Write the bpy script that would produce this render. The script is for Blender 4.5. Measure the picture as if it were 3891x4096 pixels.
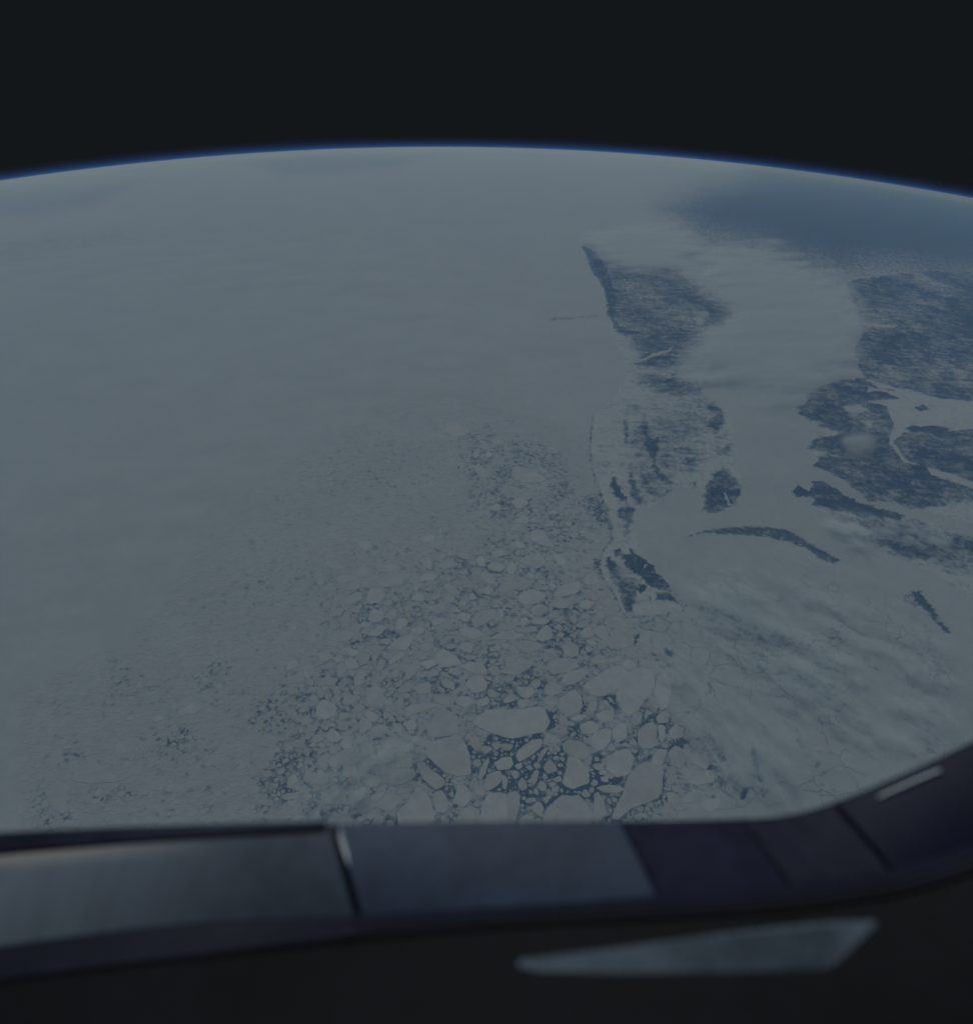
import bpy, math, random
import numpy as np
from mathutils import Matrix, Vector

# ------------------------------------------------------------------ camera, world, sun, exposure
RE, ALT = 6371e3, 296e3                       # earth radius, orbit height (metres)
FPX, CX, CY = 1587.0, 938.0, 987.5            # photo read at 1876 x 1975
PITCH, ROLL = math.radians(40.9), math.radians(1.15)
SUN_EL, SUN_AZ = math.radians(37), math.radians(-8)    # azimuth from camera heading (+Y), to the left

for o in list(bpy.data.objects):
    bpy.data.objects.remove(o, do_unlink=True)
scene = bpy.context.scene
COL = scene.collection

def cam_rot():
    c, s = math.cos(ROLL), math.sin(ROLL)
    cp, sp = math.cos(PITCH), math.sin(PITCH)
    right = np.array([1., 0, 0]); up = np.array([0, sp, cp]); back = np.array([0, -cp, sp])
    X = c * right + s * up
    Y = -s * right + c * up
    return np.stack([X, Y, back], axis=1)     # columns are the camera's axes
CR = cam_rot()

cam = bpy.data.cameras.new('camera'); camo = bpy.data.objects.new('camera', cam); COL.objects.link(camo)
camo.matrix_world = Matrix(CR.tolist()).to_4x4()
cam.sensor_fit = 'HORIZONTAL'; cam.sensor_width = 59.1; cam.lens = 59.1 * FPX / 1876
cam.clip_start = 0.02; cam.clip_end = 2e7
cam.dof.use_dof = True; cam.dof.focus_distance = 5e5; cam.dof.aperture_fstop = 5.6
scene.camera = camo

world = bpy.data.worlds.new('World'); scene.world = world; world.use_nodes = True
bgn = world.node_tree.nodes['Background']
bgn.inputs[0].default_value = (0.0070, 0.0091, 0.0103, 1); bgn.inputs[1].default_value = 2.55

sun = bpy.data.lights.new('sun', 'SUN'); suno = bpy.data.objects.new('sun', sun); COL.objects.link(suno)
sun.energy = 4.0; sun.angle = math.radians(0.53); sun.color = (0.885, 0.97, 1.0)
sdir = Vector((math.cos(SUN_EL) * math.sin(SUN_AZ), math.cos(SUN_EL) * math.cos(SUN_AZ), math.sin(SUN_EL)))
suno.rotation_euler = sdir.to_track_quat('Z', 'Y').to_euler()

vs = scene.view_settings
vs.view_transform = 'Standard'; vs.look = 'None'; vs.gamma = 1; vs.use_curve_mapping = False
vs.exposure = -1.40
scene.cycles.transparent_max_bounces = 64
scene.cycles.volume_bounces = 2
scene.cycles.max_bounces = 6

# ------------------------------------------------------------------ photo pixel <-> place
EC = np.array([0, 0, -(RE + ALT)])
def rays(p):
    p = np.asarray(p, float).reshape(-1, 2)
    d = np.stack([(p[:, 0] - CX) / FPX, -(p[:, 1] - CY) / FPX, -np.ones(len(p))], 1)
    d = d @ CR.T
    return d / np.linalg.norm(d, axis=1, keepdims=True)
def ground(p, alt=0.0):
    """where the sight line through photo pixels meets the earth"""
    d = rays(p); b = -(d @ EC); c = EC @ EC - (RE + alt) ** 2
    disc = b * b - c
    t = -b - np.sqrt(np.maximum(disc, 0))
    return d * t[:, None]
def project(P):
    q = np.asarray(P) @ CR
    z = np.minimum(q[:, 2], -1.0)
    return np.stack([CX - FPX * q[:, 0] / z, CY + FPX * q[:, 1] / z], 1)
def near(x, y, depth):
    """a point close by at that depth along the view axis"""
    return CR @ np.array([(x - CX) / FPX * depth, -(y - CY) / FPX * depth, -depth])

# zoom windows the outlines were read in: origin and pixels per unit (in 3891 x 4096 pixels)
ZW = dict(A=(1300, 2700, .3731), B=(1950, 2700, .4264), C=(1300, 2200, .3731), D=(1900, 2150, .4531), E=(1700, 1600, .4264),
          F=(2350, 1500, .5315), G=(2300, 900, .3998), H=(3000, 1050, .7339), L=(0, 2300, .7463), R5=(1200, 2300, .7463),
          R3=(2200, 800, .9014), R4=(2200, 1900, .9014), P=(0, 0, 2.0741))
def px(w, pts):
    ox, oy, k = ZW[w]
    return np.array([((ox + k * x) / 2.0741, (oy + k * y) / 2.0741) for x, y in pts])

def inside(poly, P):
    x, y = P[:, 0], P[:, 1]; r = np.zeros(len(P), bool); n = len(poly); j = n - 1
    for i in range(n):
        xi, yi = poly[i]; xj, yj = poly[j]
        c = ((yi > y) != (yj > y)) & (x < (xj - xi) * (y - yi) / (yj - yi + 1e-12) + xi)
        r ^= c; j = i
    return r
def edge_dist(poly, P):
    d = np.full(len(P), 1e9)
    for i in range(len(poly)):
        a = poly[i - 1]; b = poly[i]; ab = b - a
        t = np.clip(((P - a) @ ab) / (ab @ ab + 1e-9), 0, 1)
        d = np.minimum(d, np.linalg.norm(P - (a + t[:, None] * ab), axis=1))
    return d
def soft(poly, P, w):
    """1 well inside the outline, 0 well outside, over a width of 2w"""
    r = np.zeros(len(P)); lo = poly.min(0) - 2 * w; hi = poly.max(0) + 2 * w
    m = np.all((P > lo) & (P < hi), axis=1)
    if m.any():
        Q = P[m]; s = edge_dist(poly, Q) * np.where(inside(poly, Q), 1, -1)
        t = np.clip(s / (2 * w) + .5, 0, 1); r[m] = t * t * (3 - 2 * t)
    return r

def hash2(ix, iy, seed):
    n = (ix * 374761393 + iy * 668265263 + seed * 974634541) & 0x7fffffff
    n = ((n ^ (n >> 13)) * 1274126177) & 0x7fffffff
    return ((n ^ (n >> 16)) & 0xffff) / 65535.0
def vnoise(x, y, seed=0):
    ix = np.floor(x).astype(np.int64); iy = np.floor(y).astype(np.int64)
    fx = x - ix; fy = y - iy; fx = fx * fx * (3 - 2 * fx); fy = fy * fy * (3 - 2 * fy)
    a = hash2(ix, iy, seed); b = hash2(ix + 1, iy, seed); c = hash2(ix, iy + 1, seed); d = hash2(ix + 1, iy + 1, seed)
    return (a + (b - a) * fx) * (1 - fy) + (c + (d - c) * fx) * fy
def fbm(x, y, seed=0, octv=5, rough=.55):
    s = 0; a = 1; t = 0
    for i in range(octv):
        s = s + a * vnoise(x * 2 ** i + 17.3 * i, y * 2 ** i + 9.1 * i, seed + i); t += a; a *= rough
    return s / t

# ------------------------------------------------------------------ helpers
def tag(o, label=None, cat=None, group=None, kind=None):
    if label: o['label'] = label
    if cat: o['category'] = cat
    if group: o['group'] = group
    if kind: o['kind'] = kind
    return o
def mesh_obj(name, verts, faces, mat, parent=None, smooth=True, loc=None):
    me = bpy.data.meshes.new(name)
    me.from_pydata([tuple(v) for v in verts], [], [tuple(f) for f in faces])
    if smooth: me.polygons.foreach_set('use_smooth', [True] * len(me.polygons))
    if mat: me.materials.append(mat)
    o = bpy.data.objects.new(name, me); COL.objects.link(o); o.parent = parent
    if loc is not None: o.location = loc
    return o
def grid_obj(name, V, quads, mat, attrs=None):
    """V (n,3), quads (m,4), float point attributes"""
    me = bpy.data.meshes.new(name)
    me.vertices.add(len(V)); me.vertices.foreach_set('co', np.asarray(V, np.float32).ravel())
    q = np.asarray(quads, np.int32)
    me.loops.add(q.size); me.loops.foreach_set('vertex_index', q.ravel())
    me.polygons.add(len(q)); me.polygons.foreach_set('loop_start', np.arange(0, q.size, 4, dtype=np.int32))
    me.polygons.foreach_set('use_smooth', np.ones(len(q), bool))
    me.update(calc_edges=True)
    for k, a in (attrs or {}).items():
        at = me.attributes.new(k, 'FLOAT', 'POINT'); at.data.foreach_set('value', np.asarray(a, np.float32))
    me.materials.append(mat)
    o = bpy.data.objects.new(name, me); COL.objects.link(o)
    return o

class NT:
    def __init__(s, name):
        s.m = bpy.data.materials.new(name); s.m.use_nodes = True; s.t = s.m.node_tree
        s.b = s.t.nodes.get('Principled BSDF'); s.out = s.t.nodes.get('Material Output')
    def n(s, typ, **kw):
        nd = s.t.nodes.new(typ)
        for k, v in kw.items(): setattr(nd, k, v)
        return nd
    def link(s, a, b): s.t.links.new(a, b)
    def val(s, sock, v):
        if isinstance(v, bpy.types.NodeSocket): s.link(v, sock)
        else: sock.default_value = v
    def math(s, op, a, b=0.0, c=0.0, clamp=False):
        nd = s.n('ShaderNodeMath', operation=op, use_clamp=clamp)
        for i, v in enumerate((a, b, c)): s.val(nd.inputs[i], v)
        return nd.outputs[0]
    def mapr(s, v, a, b, lo=0.0, hi=1.0, smooth=True):
        nd = s.n('ShaderNodeMapRange', interpolation_type='SMOOTHSTEP' if smooth else 'LINEAR')
        s.val(nd.inputs[0], v); nd.inputs[1].default_value = a; nd.inputs[2].default_value = b
        nd.inputs[3].default_value = lo; nd.inputs[4].default_value = hi
        return nd.outputs[0]
    def mix(s, f, a, b):
        nd = s.n('ShaderNodeMix', data_type='RGBA')
        s.val(nd.inputs[0], f); s.val(nd.inputs[6], a); s.val(nd.inputs[7], b)
        return nd.outputs[2]
    def attr(s, name):
        return s.n('ShaderNodeAttribute', attribute_name=name).outputs['Fac']
    def km(s, sx=1.0, sy=1.0, rot=0.0):
        g = s.n('ShaderNodeNewGeometry'); mp = s.n('ShaderNodeMapping')
        s.link(g.outputs['Position'], mp.inputs[0])
        mp.inputs[2].default_value = (0, 0, rot)
        mp.inputs[3].default_value = (sx * 1e-3, sy * 1e-3, 1e-3)
        return mp.outputs[0]
    def noise(s, vec, scale, detail=5, rough=.6, dist=0.0):
        nd = s.n('ShaderNodeTexNoise'); s.link(vec, nd.inputs['Vector'])
        nd.inputs['Scale'].default_value = scale; nd.inputs['Detail'].default_value = detail
        nd.inputs['Roughness'].default_value = rough; nd.inputs['Distortion'].default_value = dist
        return nd.outputs[0]
    def voro(s, vec, scale, feature='F1', out=0):
        nd = s.n('ShaderNodeTexVoronoi', feature=feature); s.link(vec, nd.inputs['Vector'])
        nd.inputs['Scale'].default_value = scale
        return nd.outputs[out]

ICE = (0.345, 0.385, 0.42, 1)
WATER = (0.062, 0.100, 0.135, 1)
DEEP = (0.016, 0.034, 0.055, 1)

# sea: dark water and brash ice whose amount follows the "cover" attribute
def sea_material():
    t = NT('sea_water_and_brash'); v = t.km()
    n1 = t.noise(v, .22, 8, .68)
    n2 = t.noise(v, .9, 5, .6)
    vo = t.n('ShaderNodeTexVoronoi'); t.link(v, vo.inputs['Vector']); vo.inputs['Scale'].default_value = .55
    cell = t.n('ShaderNodeSeparateColor'); t.link(vo.outputs['Color'], cell.inputs[0])
    mixv = t.math('ADD', t.math('MULTIPLY', n1, .55), t.math('ADD', t.math('MULTIPLY', n2, .25), t.math('MULTIPLY', cell.outputs[0], .20)))
    cov = t.attr('cover')
    mixv = t.math('MULTIPLY_ADD', t.math('SUBTRACT', mixv, .5), 2.3, .5)
    thr = t.math('ADD', mixv, t.math('MULTIPLY_ADD', cov, 1.25, -1.12))
    mask = t.mapr(thr, -.30, .34)
    # cracks through the consolidated sheet
    dv = t.n('ShaderNodeVectorMath', operation='ADD')
    wn = t.n('ShaderNodeTexNoise'); t.link(v, wn.inputs['Vector']); wn.inputs['Scale'].default_value = .06; wn.inputs['Detail'].default_value = 4
    sc = t.n('ShaderNodeVectorMath', operation='SCALE'); t.link(wn.outputs['Color'], sc.inputs[0]); sc.inputs['Scale'].default_value = 14
    t.link(v, dv.inputs[0]); t.link(sc.outputs[0], dv.inputs[1])
    ed = t.voro(dv.outputs[0], .085, 'DISTANCE_TO_EDGE')
    gate = t.mapr(t.noise(v, .035, 5, .65), .45, .62)
    ck = t.math('MULTIPLY', t.math('MULTIPLY', t.mapr(ed, .004, .030, 1, 0), gate), t.attr('crack'))
    mask = t.math('MULTIPLY', mask, t.math('SUBTRACT', 1.0, t.math('MULTIPLY', ck, .62)))
    tone = t.mapr(t.noise(v, .03, 5, .6), .3, .7, .95, 1.03)
    tone = t.math('MULTIPLY', tone, t.mapr(n1, .3, .7, .93, 1.03))
    icec = t.n('ShaderNodeVectorMath', operation='SCALE'); icec.inputs[0].default_value = (ICE[0] * .97, ICE[1] * .98, ICE[2] * .985); t.link(tone, icec.inputs['Scale'])
    wat = t.mix(t.mapr(cov, -.45, -.05, 1, 0), WATER, DEEP)
    t.link(t.mix(mask, wat, icec.outputs[0]), t.b.inputs['Base Color'])
    t.b.inputs['Roughness'].default_value = .85; t.b.inputs['Specular IOR Level'].default_value = .15
    return t.m
def floe_material(name, k=1.0):
    t = NT(name); v = t.km()
    oi = t.n('ShaderNodeObjectInfo')
    tone = t.mapr(oi.outputs['Random'], 0, 1, .93 * k, 1.07 * k, False)
    tone = t.math('MULTIPLY', tone, t.mapr(t.noise(v, .18, 7, .62), .3, .72, .88, 1.05))
    tone = t.math('MULTIPLY', tone, t.mapr(t.voro(v, .25, 'DISTANCE_TO_EDGE'), .0, .03, .95, 1.0))
    c = t.n('ShaderNodeVectorMath', operation='SCALE'); c.inputs[0].default_value = (ICE[0] * 1.09, ICE[1] * 1.07, ICE[2] * 1.04); t.link(tone, c.inputs['Scale'])
    t.link(c.outputs[0], t.b.inputs['Base Color']); t.b.inputs['Roughness'].default_value = .9; t.b.inputs['Specular IOR Level'].default_value = .1
    return t.m
def land_material():
    t = NT('snow_and_forest'); v = t.km(); vs_ = t.km(.45, 1.3, .25)
    n = t.math('ADD', t.math('MULTIPLY', t.noise(v, .35, 7, .7), .5), t.math('MULTIPLY', t.noise(vs_, .16, 6, .65), .5))
    n = t.math('MULTIPLY_ADD', t.math('SUBTRACT', n, .5), 3.2, .5)
    f = t.math('ADD', t.math('MULTIPLY_ADD', t.attr('forest'), 1.0, -.95), n)
    m = t.mapr(f, -.42, .58)
    sn = t.mapr(t.noise(v, .5, 5), .3, .7, .9, 1.05)
    c = t.n('ShaderNodeVectorMath', operation='SCALE'); c.inputs[0].default_value = (.385, .43, .465); t.link(sn, c.inputs['Scale'])
    t.link(t.mix(m, c.outputs[0], (.060, .098, .136, 1)), t.b.inputs['Base Color'])  # forest colour carries some of the haze's blue
    t.b.inputs['Roughness'].default_value = .95; t.b.inputs['Specular IOR Level'].default_value = .05
    return t.m
def air_material(name, sr, sg, sb, absorb=(1, 1, 1, 1)):
    """even scattering air: coefficients per metre"""
    t = NT(name); t.t.nodes.remove(t.b)
    pv = t.n('ShaderNodeVolumePrincipled'); m = max(sr, sg, sb)
    pv.inputs['Color'].default_value = (sr / m, sg / m, sb / m, 1)
    pv.inputs['Absorption Color'].default_value = absorb
    pv.inputs['Density'].default_value = m; pv.inputs['Anisotropy'].default_value = 0.0
    t.link(pv.outputs[0], t.out.inputs['Volume'])
    return t.m

M_SEA = sea_material(); M_FLOE = floe_material('floe_ice'); M_BRASH = floe_material('brash_ice', .97); M_LAND = land_material()

# ------------------------------------------------------------------ the sea
LANES = [  # outline, ice cover inside, edge softness (photo pixels)
    ('B', [(560, 330), (660, 330), (640, 480), (560, 530)], .10, 3),
    ('B', [(540, 1230), (620, 1120), (700, 1020), (800, 1075), (950, 1020), (960, 870), (1000, 740), (1080, 760), (1050, 900), (1120, 970), (1280, 960), (1230, 1030), (1020, 1060), (1090, 1130), (1000, 1160), (880, 1150), (700, 1120), (600, 1200)], .02, 2),
    ('B', [(0, 570), (250, 590), (480, 540), (540, 560), (500, 680), (560, 680), (560, 820), (700, 700), (730, 820), (690, 1040), (560, 1090), (560, 1240), (310, 1280), (300, 1100), (150, 1110), (0, 1100), (-60, 900)], .27, 4),
    ('B', [(1640, 870), (1690, 760), (1720, 900), (1660, 1080), (1640, 1200), (1560, 1220), (1620, 1050)], .40, 6),
    ('B', [(1100, 1140), (1220, 1120), (1200, 1250), (1110, 1340), (1080, 1260)], .40, 5),
    ('B', [(1010, 190), (1200, 190), (1250, 340), (1180, 320), (1060, 230)], .25, 4),
    ('B', [(750, 500), (830, 470), (900, 560), (840, 590), (770, 560)], .35, 4),
    ('B', [(880, 260), (950, 280), (930, 370), (870, 350)], .3, 4),
    ('B', [(1700, 620), (1830, 600), (1876, 640), (1740, 660), (1710, 720)], .2, 3),
    ('R4', [(885, 1185), (915, 1230), (945, 1330), (965, 1430), (935, 1430), (900, 1300)], .42, 7),
    ('R4', [(715, 1215), (760, 1235), (810, 1285), (780, 1292)], .42, 5),
    ('R4', [(850, 1390), (885, 1385), (862, 1442), (845, 1442)], .2, 3),
    ('R4', [(1120, 1240), (1180, 1260), (1250, 1350), (1200, 1325)], .50, 6),
    ('R4', [(535, 1180), (600, 1185), (590, 1215), (545, 1225)], .2, 3),
    ('R4', [(510, 770), (540, 790), (550, 830), (520, 810)], .15, 3),
    ('R4', [(440, 870), (600, 900), (760, 1120), (640, 1180), (560, 1060), (470, 1040)], .78, 20),
    ('R4', [(1590, 520), (1640, 515), (1700, 590), (1790, 720), (1740, 690), (1660, 600)], .02, 2),
    ('R4', [(1530, 530), (1600, 520), (1680, 620), (1700, 680), (1620, 600)], .6, 8),
    ('R4', [(560, 290), (620, 262), (690, 244), (770, 235), (860, 225), (960, 230), (1050, 240), (1110, 270), (1160, 310), (1230, 345), (1290, 375), (1260, 392), (1190, 378), (1140, 330), (1050, 296), (960, 280), (860, 268), (780, 268), (690, 258), (620, 275)], .30, 3.5),
    ('R4', [(1130, 300), (1170, 315), (1230, 345), (1290, 378), (1260, 388), (1190, 368)], .18, 3),
    ('R4', [(860, 645), (980, 640), (1150, 690), (980, 680)], .78, 12),
    ('R4', [(1230, 660), (1320, 660), (1320, 760), (1240, 740)], .84, 12),
    ('R4', [(640, 800), (720, 830), (690, 860)], .74, 10), ('R4', [(840, 470), (980, 520), (900, 540)], .76, 10),
    ('R4', [(1250, 930), (1360, 920), (1340, 1020), (1260, 1040)], .8, 14),
    ('R4', [(1440, 580), (1720, 640), (1720, 900), (1500, 780)], .86, 20),
    ('D', [(1410, 860), (1480, 840), (1430, 930), (1400, 940)], .15, 3),
    ('D', [(1440, 735), (1560, 715), (1590, 740), (1520, 765)], .18, 3),
    ('D', [(1300, 700), (1600, 690), (1560, 820), (1400, 800)], .62, 8),
    ('E', [(1500, 900), (1650, 880), (1720, 1010), (1760, 1150), (1770, 1280), (1680, 1200), (1560, 1100), (1450, 980)], .42, 10),
    ('D', [(1000, 180), (1110, 170), (1120, 290), (1150, 370), (1060, 300)], .40, 7),
    ('F', [(60, 300), (38, 420), (28, 560), (48, 700), (88, 850), (148, 1000), (192, 1120), (196, 1240), (128, 1325), (92, 1420), (106, 1500), (176, 1600), (226, 1690), (266, 1795), (300, 1822), (370, 1820), (500, 1812), (620, 1797), (620, 1805), (500, 1822), (300, 1834), (250, 1800), (208, 1696), (160, 1608), (90, 1504), (72, 1416), (112, 1312), (176, 1234), (172, 1125), (126, 1006), (66, 855), (28, 702), (8, 560), (16, 420), (44, 300)], .42, 2),
    ('C', [(620, 1400), (660, 1360), (830, 1370), (840, 1440), (700, 1474), (640, 1474)], .25, 4),
    ('C', [(1170, 1280), (1330, 1260), (1330, 1330), (1200, 1340)], .3, 4),
    ('R5', [(1000, 400), (1090, 390), (1060, 480), (1110, 540), (1080, 640), (1000, 660), (990, 540)], .33, 6),
    ('R5', [(560, 540), (540, 610), (600, 640), (700, 600), (640, 560)], .35, 7),
    ('R5', [(880, 900), (690, 960), (640, 1080), (560, 1150), (640, 1100), (720, 1180), (820, 1280), (870, 1200), (780, 1060), (980, 1080), (1000, 960)], .34, 6),
    ('C', [(1380, 770), (1500, 820), (1480, 1000), (1700, 970), (1740, 1060), (1420, 1050), (1330, 880)], .42, 8),
    ('C', [(950, 620), (1080, 580), (1110, 720), (1300, 800), (1100, 800), (960, 720)], .45, 9),
    ('D', [(440, 30), (600, 85), (700, 90), (650, 160), (560, 140), (460, 80)], .32, 4),
    ('D', [(330, 700), (500, 690), (500, 790), (380, 800)], .42, 6),
    ('D', [(420, 250), (560, 280), (680, 340), (480, 290)], .4, 5),
    ('E', [(420, 290), (520, 300), (470, 440), (360, 620), (420, 620), (600, 620), (600, 470), (420, 470)], .42, 9),
    ('E', [(620, 620), (800, 640), (830, 770), (1120, 790), (820, 850), (700, 760)], .42, 8),
    ('E', [(720, 910), (800, 930), (880, 1040), (830, 1150), (720, 1100), (700, 980)], .36, 6),
    ('L', [(1500, 900), (1620, 910), (1680, 980), (1600, 1100), (1560, 1190), (1490, 1220), (1400, 1300), (1380, 1280), (1440, 1150), (1360, 1140)], .50, 22),
    ('L', [(1540, 1160), (1570, 1170), (1560, 1210), (1510, 1215)], .22, 5),
    ('L', [(1520, 930), (1620, 950), (1600, 1010), (1520, 990)], .42, 12),
    ('L', [(800, 830), (1030, 800), (1120, 950), (1040, 1030), (850, 950)], .55, 35),
    ('L', [(480, 1150), (700, 1130), (720, 1190), (520, 1240), (390, 1230)], .57, 26),
    ('L', [(330, 920), (470, 940), (430, 1020), (340, 1010)], .55, 20),
    ('L', [(180, 1130), (240, 1110), (260, 1260), (360, 1300), (200, 1400), (160, 1400)], .60, 22),
    ('L', [(1500, 560), (1876, 600), (1876, 900), (1500, 880), (1300, 760)], .58, 30),
    ('L', [(550, 450), (800, 560), (760, 700), (560, 560)], .66, 30),
    ('L', [(1100, 440), (1220, 460), (1180, 640), (1080, 600)], .62, 22),
    # open water far off, along the limb
    ('R3', [(480, 40), (700, -60), (1000, -130), (1800, -300), (2300, -200), (2300, 360), (1700, 330), (1500, 300), (1300, 330), (1050, 270), (900, 215), (700, 170)], -.02, 120),
    ('R3', [(760, -330), (1500, -300), (2300, -150), (2300, 60), (1000, -60)], .35, 70),
    ('P', [(-100, 372), (120, 362), (330, 335), (200, 400), (60, 425), (-100, 430)], .66, 18),
    ('P', [(430, 312), (600, 296), (860, 300), (760, 330), (560, 345)], .62, 12),
    ('P', [(700, 330), (980, 350), (1230, 395), (1200, 420), (900, 370)], .84, 16),
    ('P', [(-100, 470), (200, 440), (330, 450), (150, 490), (-100, 520)], .72, 16),
    ('P', [(1050, 612), (1160, 606), (1160, 612), (1060, 619)], .45, 3),
]
FLOE_ZONE = px('P', [(40, 1680), (40, 1330), (230, 1240), (330, 1150), (430, 980), (620, 840), (760, 770), (860, 755), (1000, 790), (1110, 830), (1150, 900), (1178, 960), (1190, 1010), (1160, 1060), (1160, 1100), (1200, 1190), (1235, 1240), (1290, 1270), (1310, 1340), (1330, 1680)])

def cover_field(P):
    zone = soft(FLOE_ZONE, P, 95)
    core = np.maximum(soft(px('P', [(640, 1130), (880, 1060), (1150, 1040), (1240, 1250), (1340, 1300), (1340, 1700), (560, 1700), (600, 1400)]), P, 70), .8 * soft(px('P', [(860, 820), (1000, 810), (1150, 920), (1170, 1080), (900, 1080)]), P, 50))
    zone = zone * (.58 + .42 * core)
    c = 1.13 - .52 * zone
    c = c + .30 * zone * (fbm(P[:, 0] / 60, P[:, 1] / 34, 3) - .5) * 2
    far = np.clip((620 - P[:, 1]) / 300, 0, 1)
    c = c + .10 * far - .42 * np.clip((430 - P[:, 1]) / 110, 0, 1) * (.5 + .8 * np.clip((420 - P[:, 0]) / 400, 0, 1)) * fbm(P[:, 0] / 160, P[:, 1] / 26, 88, 3)
    # shreds of open water towards the limb on the left
    bay = soft(px('R4', [(420, 420), (1150, 400), (1800, 760), (1800, 1500), (300, 1500), (430, 900)]), P, 40)
    hx, hy = P[:, 0] - 1290, P[:, 1] - 1150
    ang, rad = np.arctan2(hy, hx), np.hypot(hx, hy)
    st = fbm(ang * 11 + 3 * fbm(P[:, 0] / 120, P[:, 1] / 90, 61, 3), rad / 170, 33, 5, .6)
    c = c - bay * .95 * np.clip(st - .49, 0, 1) * np.clip(rad / 90, 0, 1)
    c = c - bay * (.14 + .75 * np.clip(fbm(P[:, 0] / 190 + P[:, 1] / 260, P[:, 1] / 60 - P[:, 0] / 130, 21) - .48, 0, 1))
    for w, pts, v, s in LANES:
        m = soft(px(w, pts), P, s)
        if w == 'C' or (w == 'E' and pts[0][0] < 1000) or (w == 'D' and pts[0][0] < 900) or (w == 'R5' and pts[0][1] < 700): v = v * .45 + .39
        c = c * (1 - m) + v * m
    crack = np.clip(bay + .25 * zone * soft(px('P', [(1100, 1200), (1400, 1200), (1400, 1650), (1100, 1650)]), P, 40), 0, 1)
    return c, crack

def dome_points(az, dep_or_arc, r):
    s, c = np.sin(dep_or_arc), np.cos(dep_or_arc)
    return np.stack([r * s * np.sin(az), r * s * np.cos(az), r * c - (RE + ALT)], -1)
def quads_of(nr, nc):
    i = np.arange(nr - 1)[:, None] * nc + np.arange(nc - 1)[None, :]
    return np.stack([i, i + 1, i + nc + 1, i + nc], -1).reshape(-1, 4)
HORIZON = math.acos(RE / (RE + ALT))
# arcs (angle at the earth's centre) chosen so that rows lie evenly in view
dep = np.linspace(math.radians(86), math.radians(17.35), 430)
zen = np.arcsin(np.clip((RE + ALT) / RE * np.cos(dep), -1, 1))
arc = np.concatenate([[math.radians(.03)], zen - (math.pi / 2 - dep), HORIZON + np.linspace(-.0005, 1, 70) ** 1 * math.radians(12)])
arc = np.unique(arc)
azs = np.concatenate([np.linspace(math.radians(-72), math.radians(72), 640)])
AZ, ARC = np.meshgrid(azs, arc)
V = dome_points(AZ, ARC, RE).reshape(-1, 3)
cov, crk = cover_field(project(V))
sea = grid_obj('sea', V, quads_of(len(arc), len(azs)), M_SEA, dict(cover=cov, crack=crk))
tag(sea, kind='structure')

# ------------------------------------------------------------------ land
ISLAND = np.concatenate([
    px('G', [(50, 200), (100, 300), (130, 400), (180, 500), (270, 580), (300, 690), (300, 800), (330, 930), (380, 1020), (400, 1100), (420, 1200), (490, 1350), (510, 1450), (500, 1550)]),
    px('F', [(210, 140), (60, 310), (40, 420), (30, 560), (50, 700), (90, 850), (150, 1000), (195, 1120), (200, 1250), (130, 1330), (95, 1420), (110, 1500), (180, 1600), (230, 1690), (270, 1790), (300, 1815), (370, 1813), (500, 1803), (620, 1788), (740, 1765), (680, 1715), (650, 1670), (620, 1590), (530, 1480), (450, 1380), (390, 1320), (370, 1250), (340, 1080), (360, 1000), (480, 1020), (560, 960), (610, 890), (720, 850), (840, 870), (860, 1034), (1000, 1030), (1120, 990), (1170, 860), (1150, 720), (1080, 620), (1100, 430), (1040, 270), (950, 200), (870, 150)]),
    px('G', [(1300, 1500), (1400, 1300), (1350, 1150), (1500, 1000), (1600, 880), (1500, 750), (1450, 500), (1250, 250), (1100, 180), (600, 300), (350, 310), (250, 250)])])
MAINLAND = np.concatenate([px('H', [(520, 100), (540, 180), (590, 300), (610, 400), (550, 490), (620, 620), (450, 650), (340, 690), (215, 720), (330, 740), (235, 800), (330, 870), (420, 930), (335, 965), (305, 1015), (370, 1060), (340, 1110), (470, 1160), (520, 1205), (590, 1250), (640, 1300), (780, 1310), (870, 1345), (960, 1360), (1100, 1400), (1330, 1440), (1330, 60), (900, 40)])])
CAPE = px('H', [(225, 1250), (270, 1215), (330, 1240), (340, 1190), (400, 1190), (520, 1270), (650, 1325), (760, 1355), (860, 1380), (1000, 1420), (1330, 1530), (1330, 1900), (1000, 1700), (880, 1640), (720, 1570), (580, 1480), (440, 1390), (330, 1320), (350, 1285), (240, 1275)])
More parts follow.
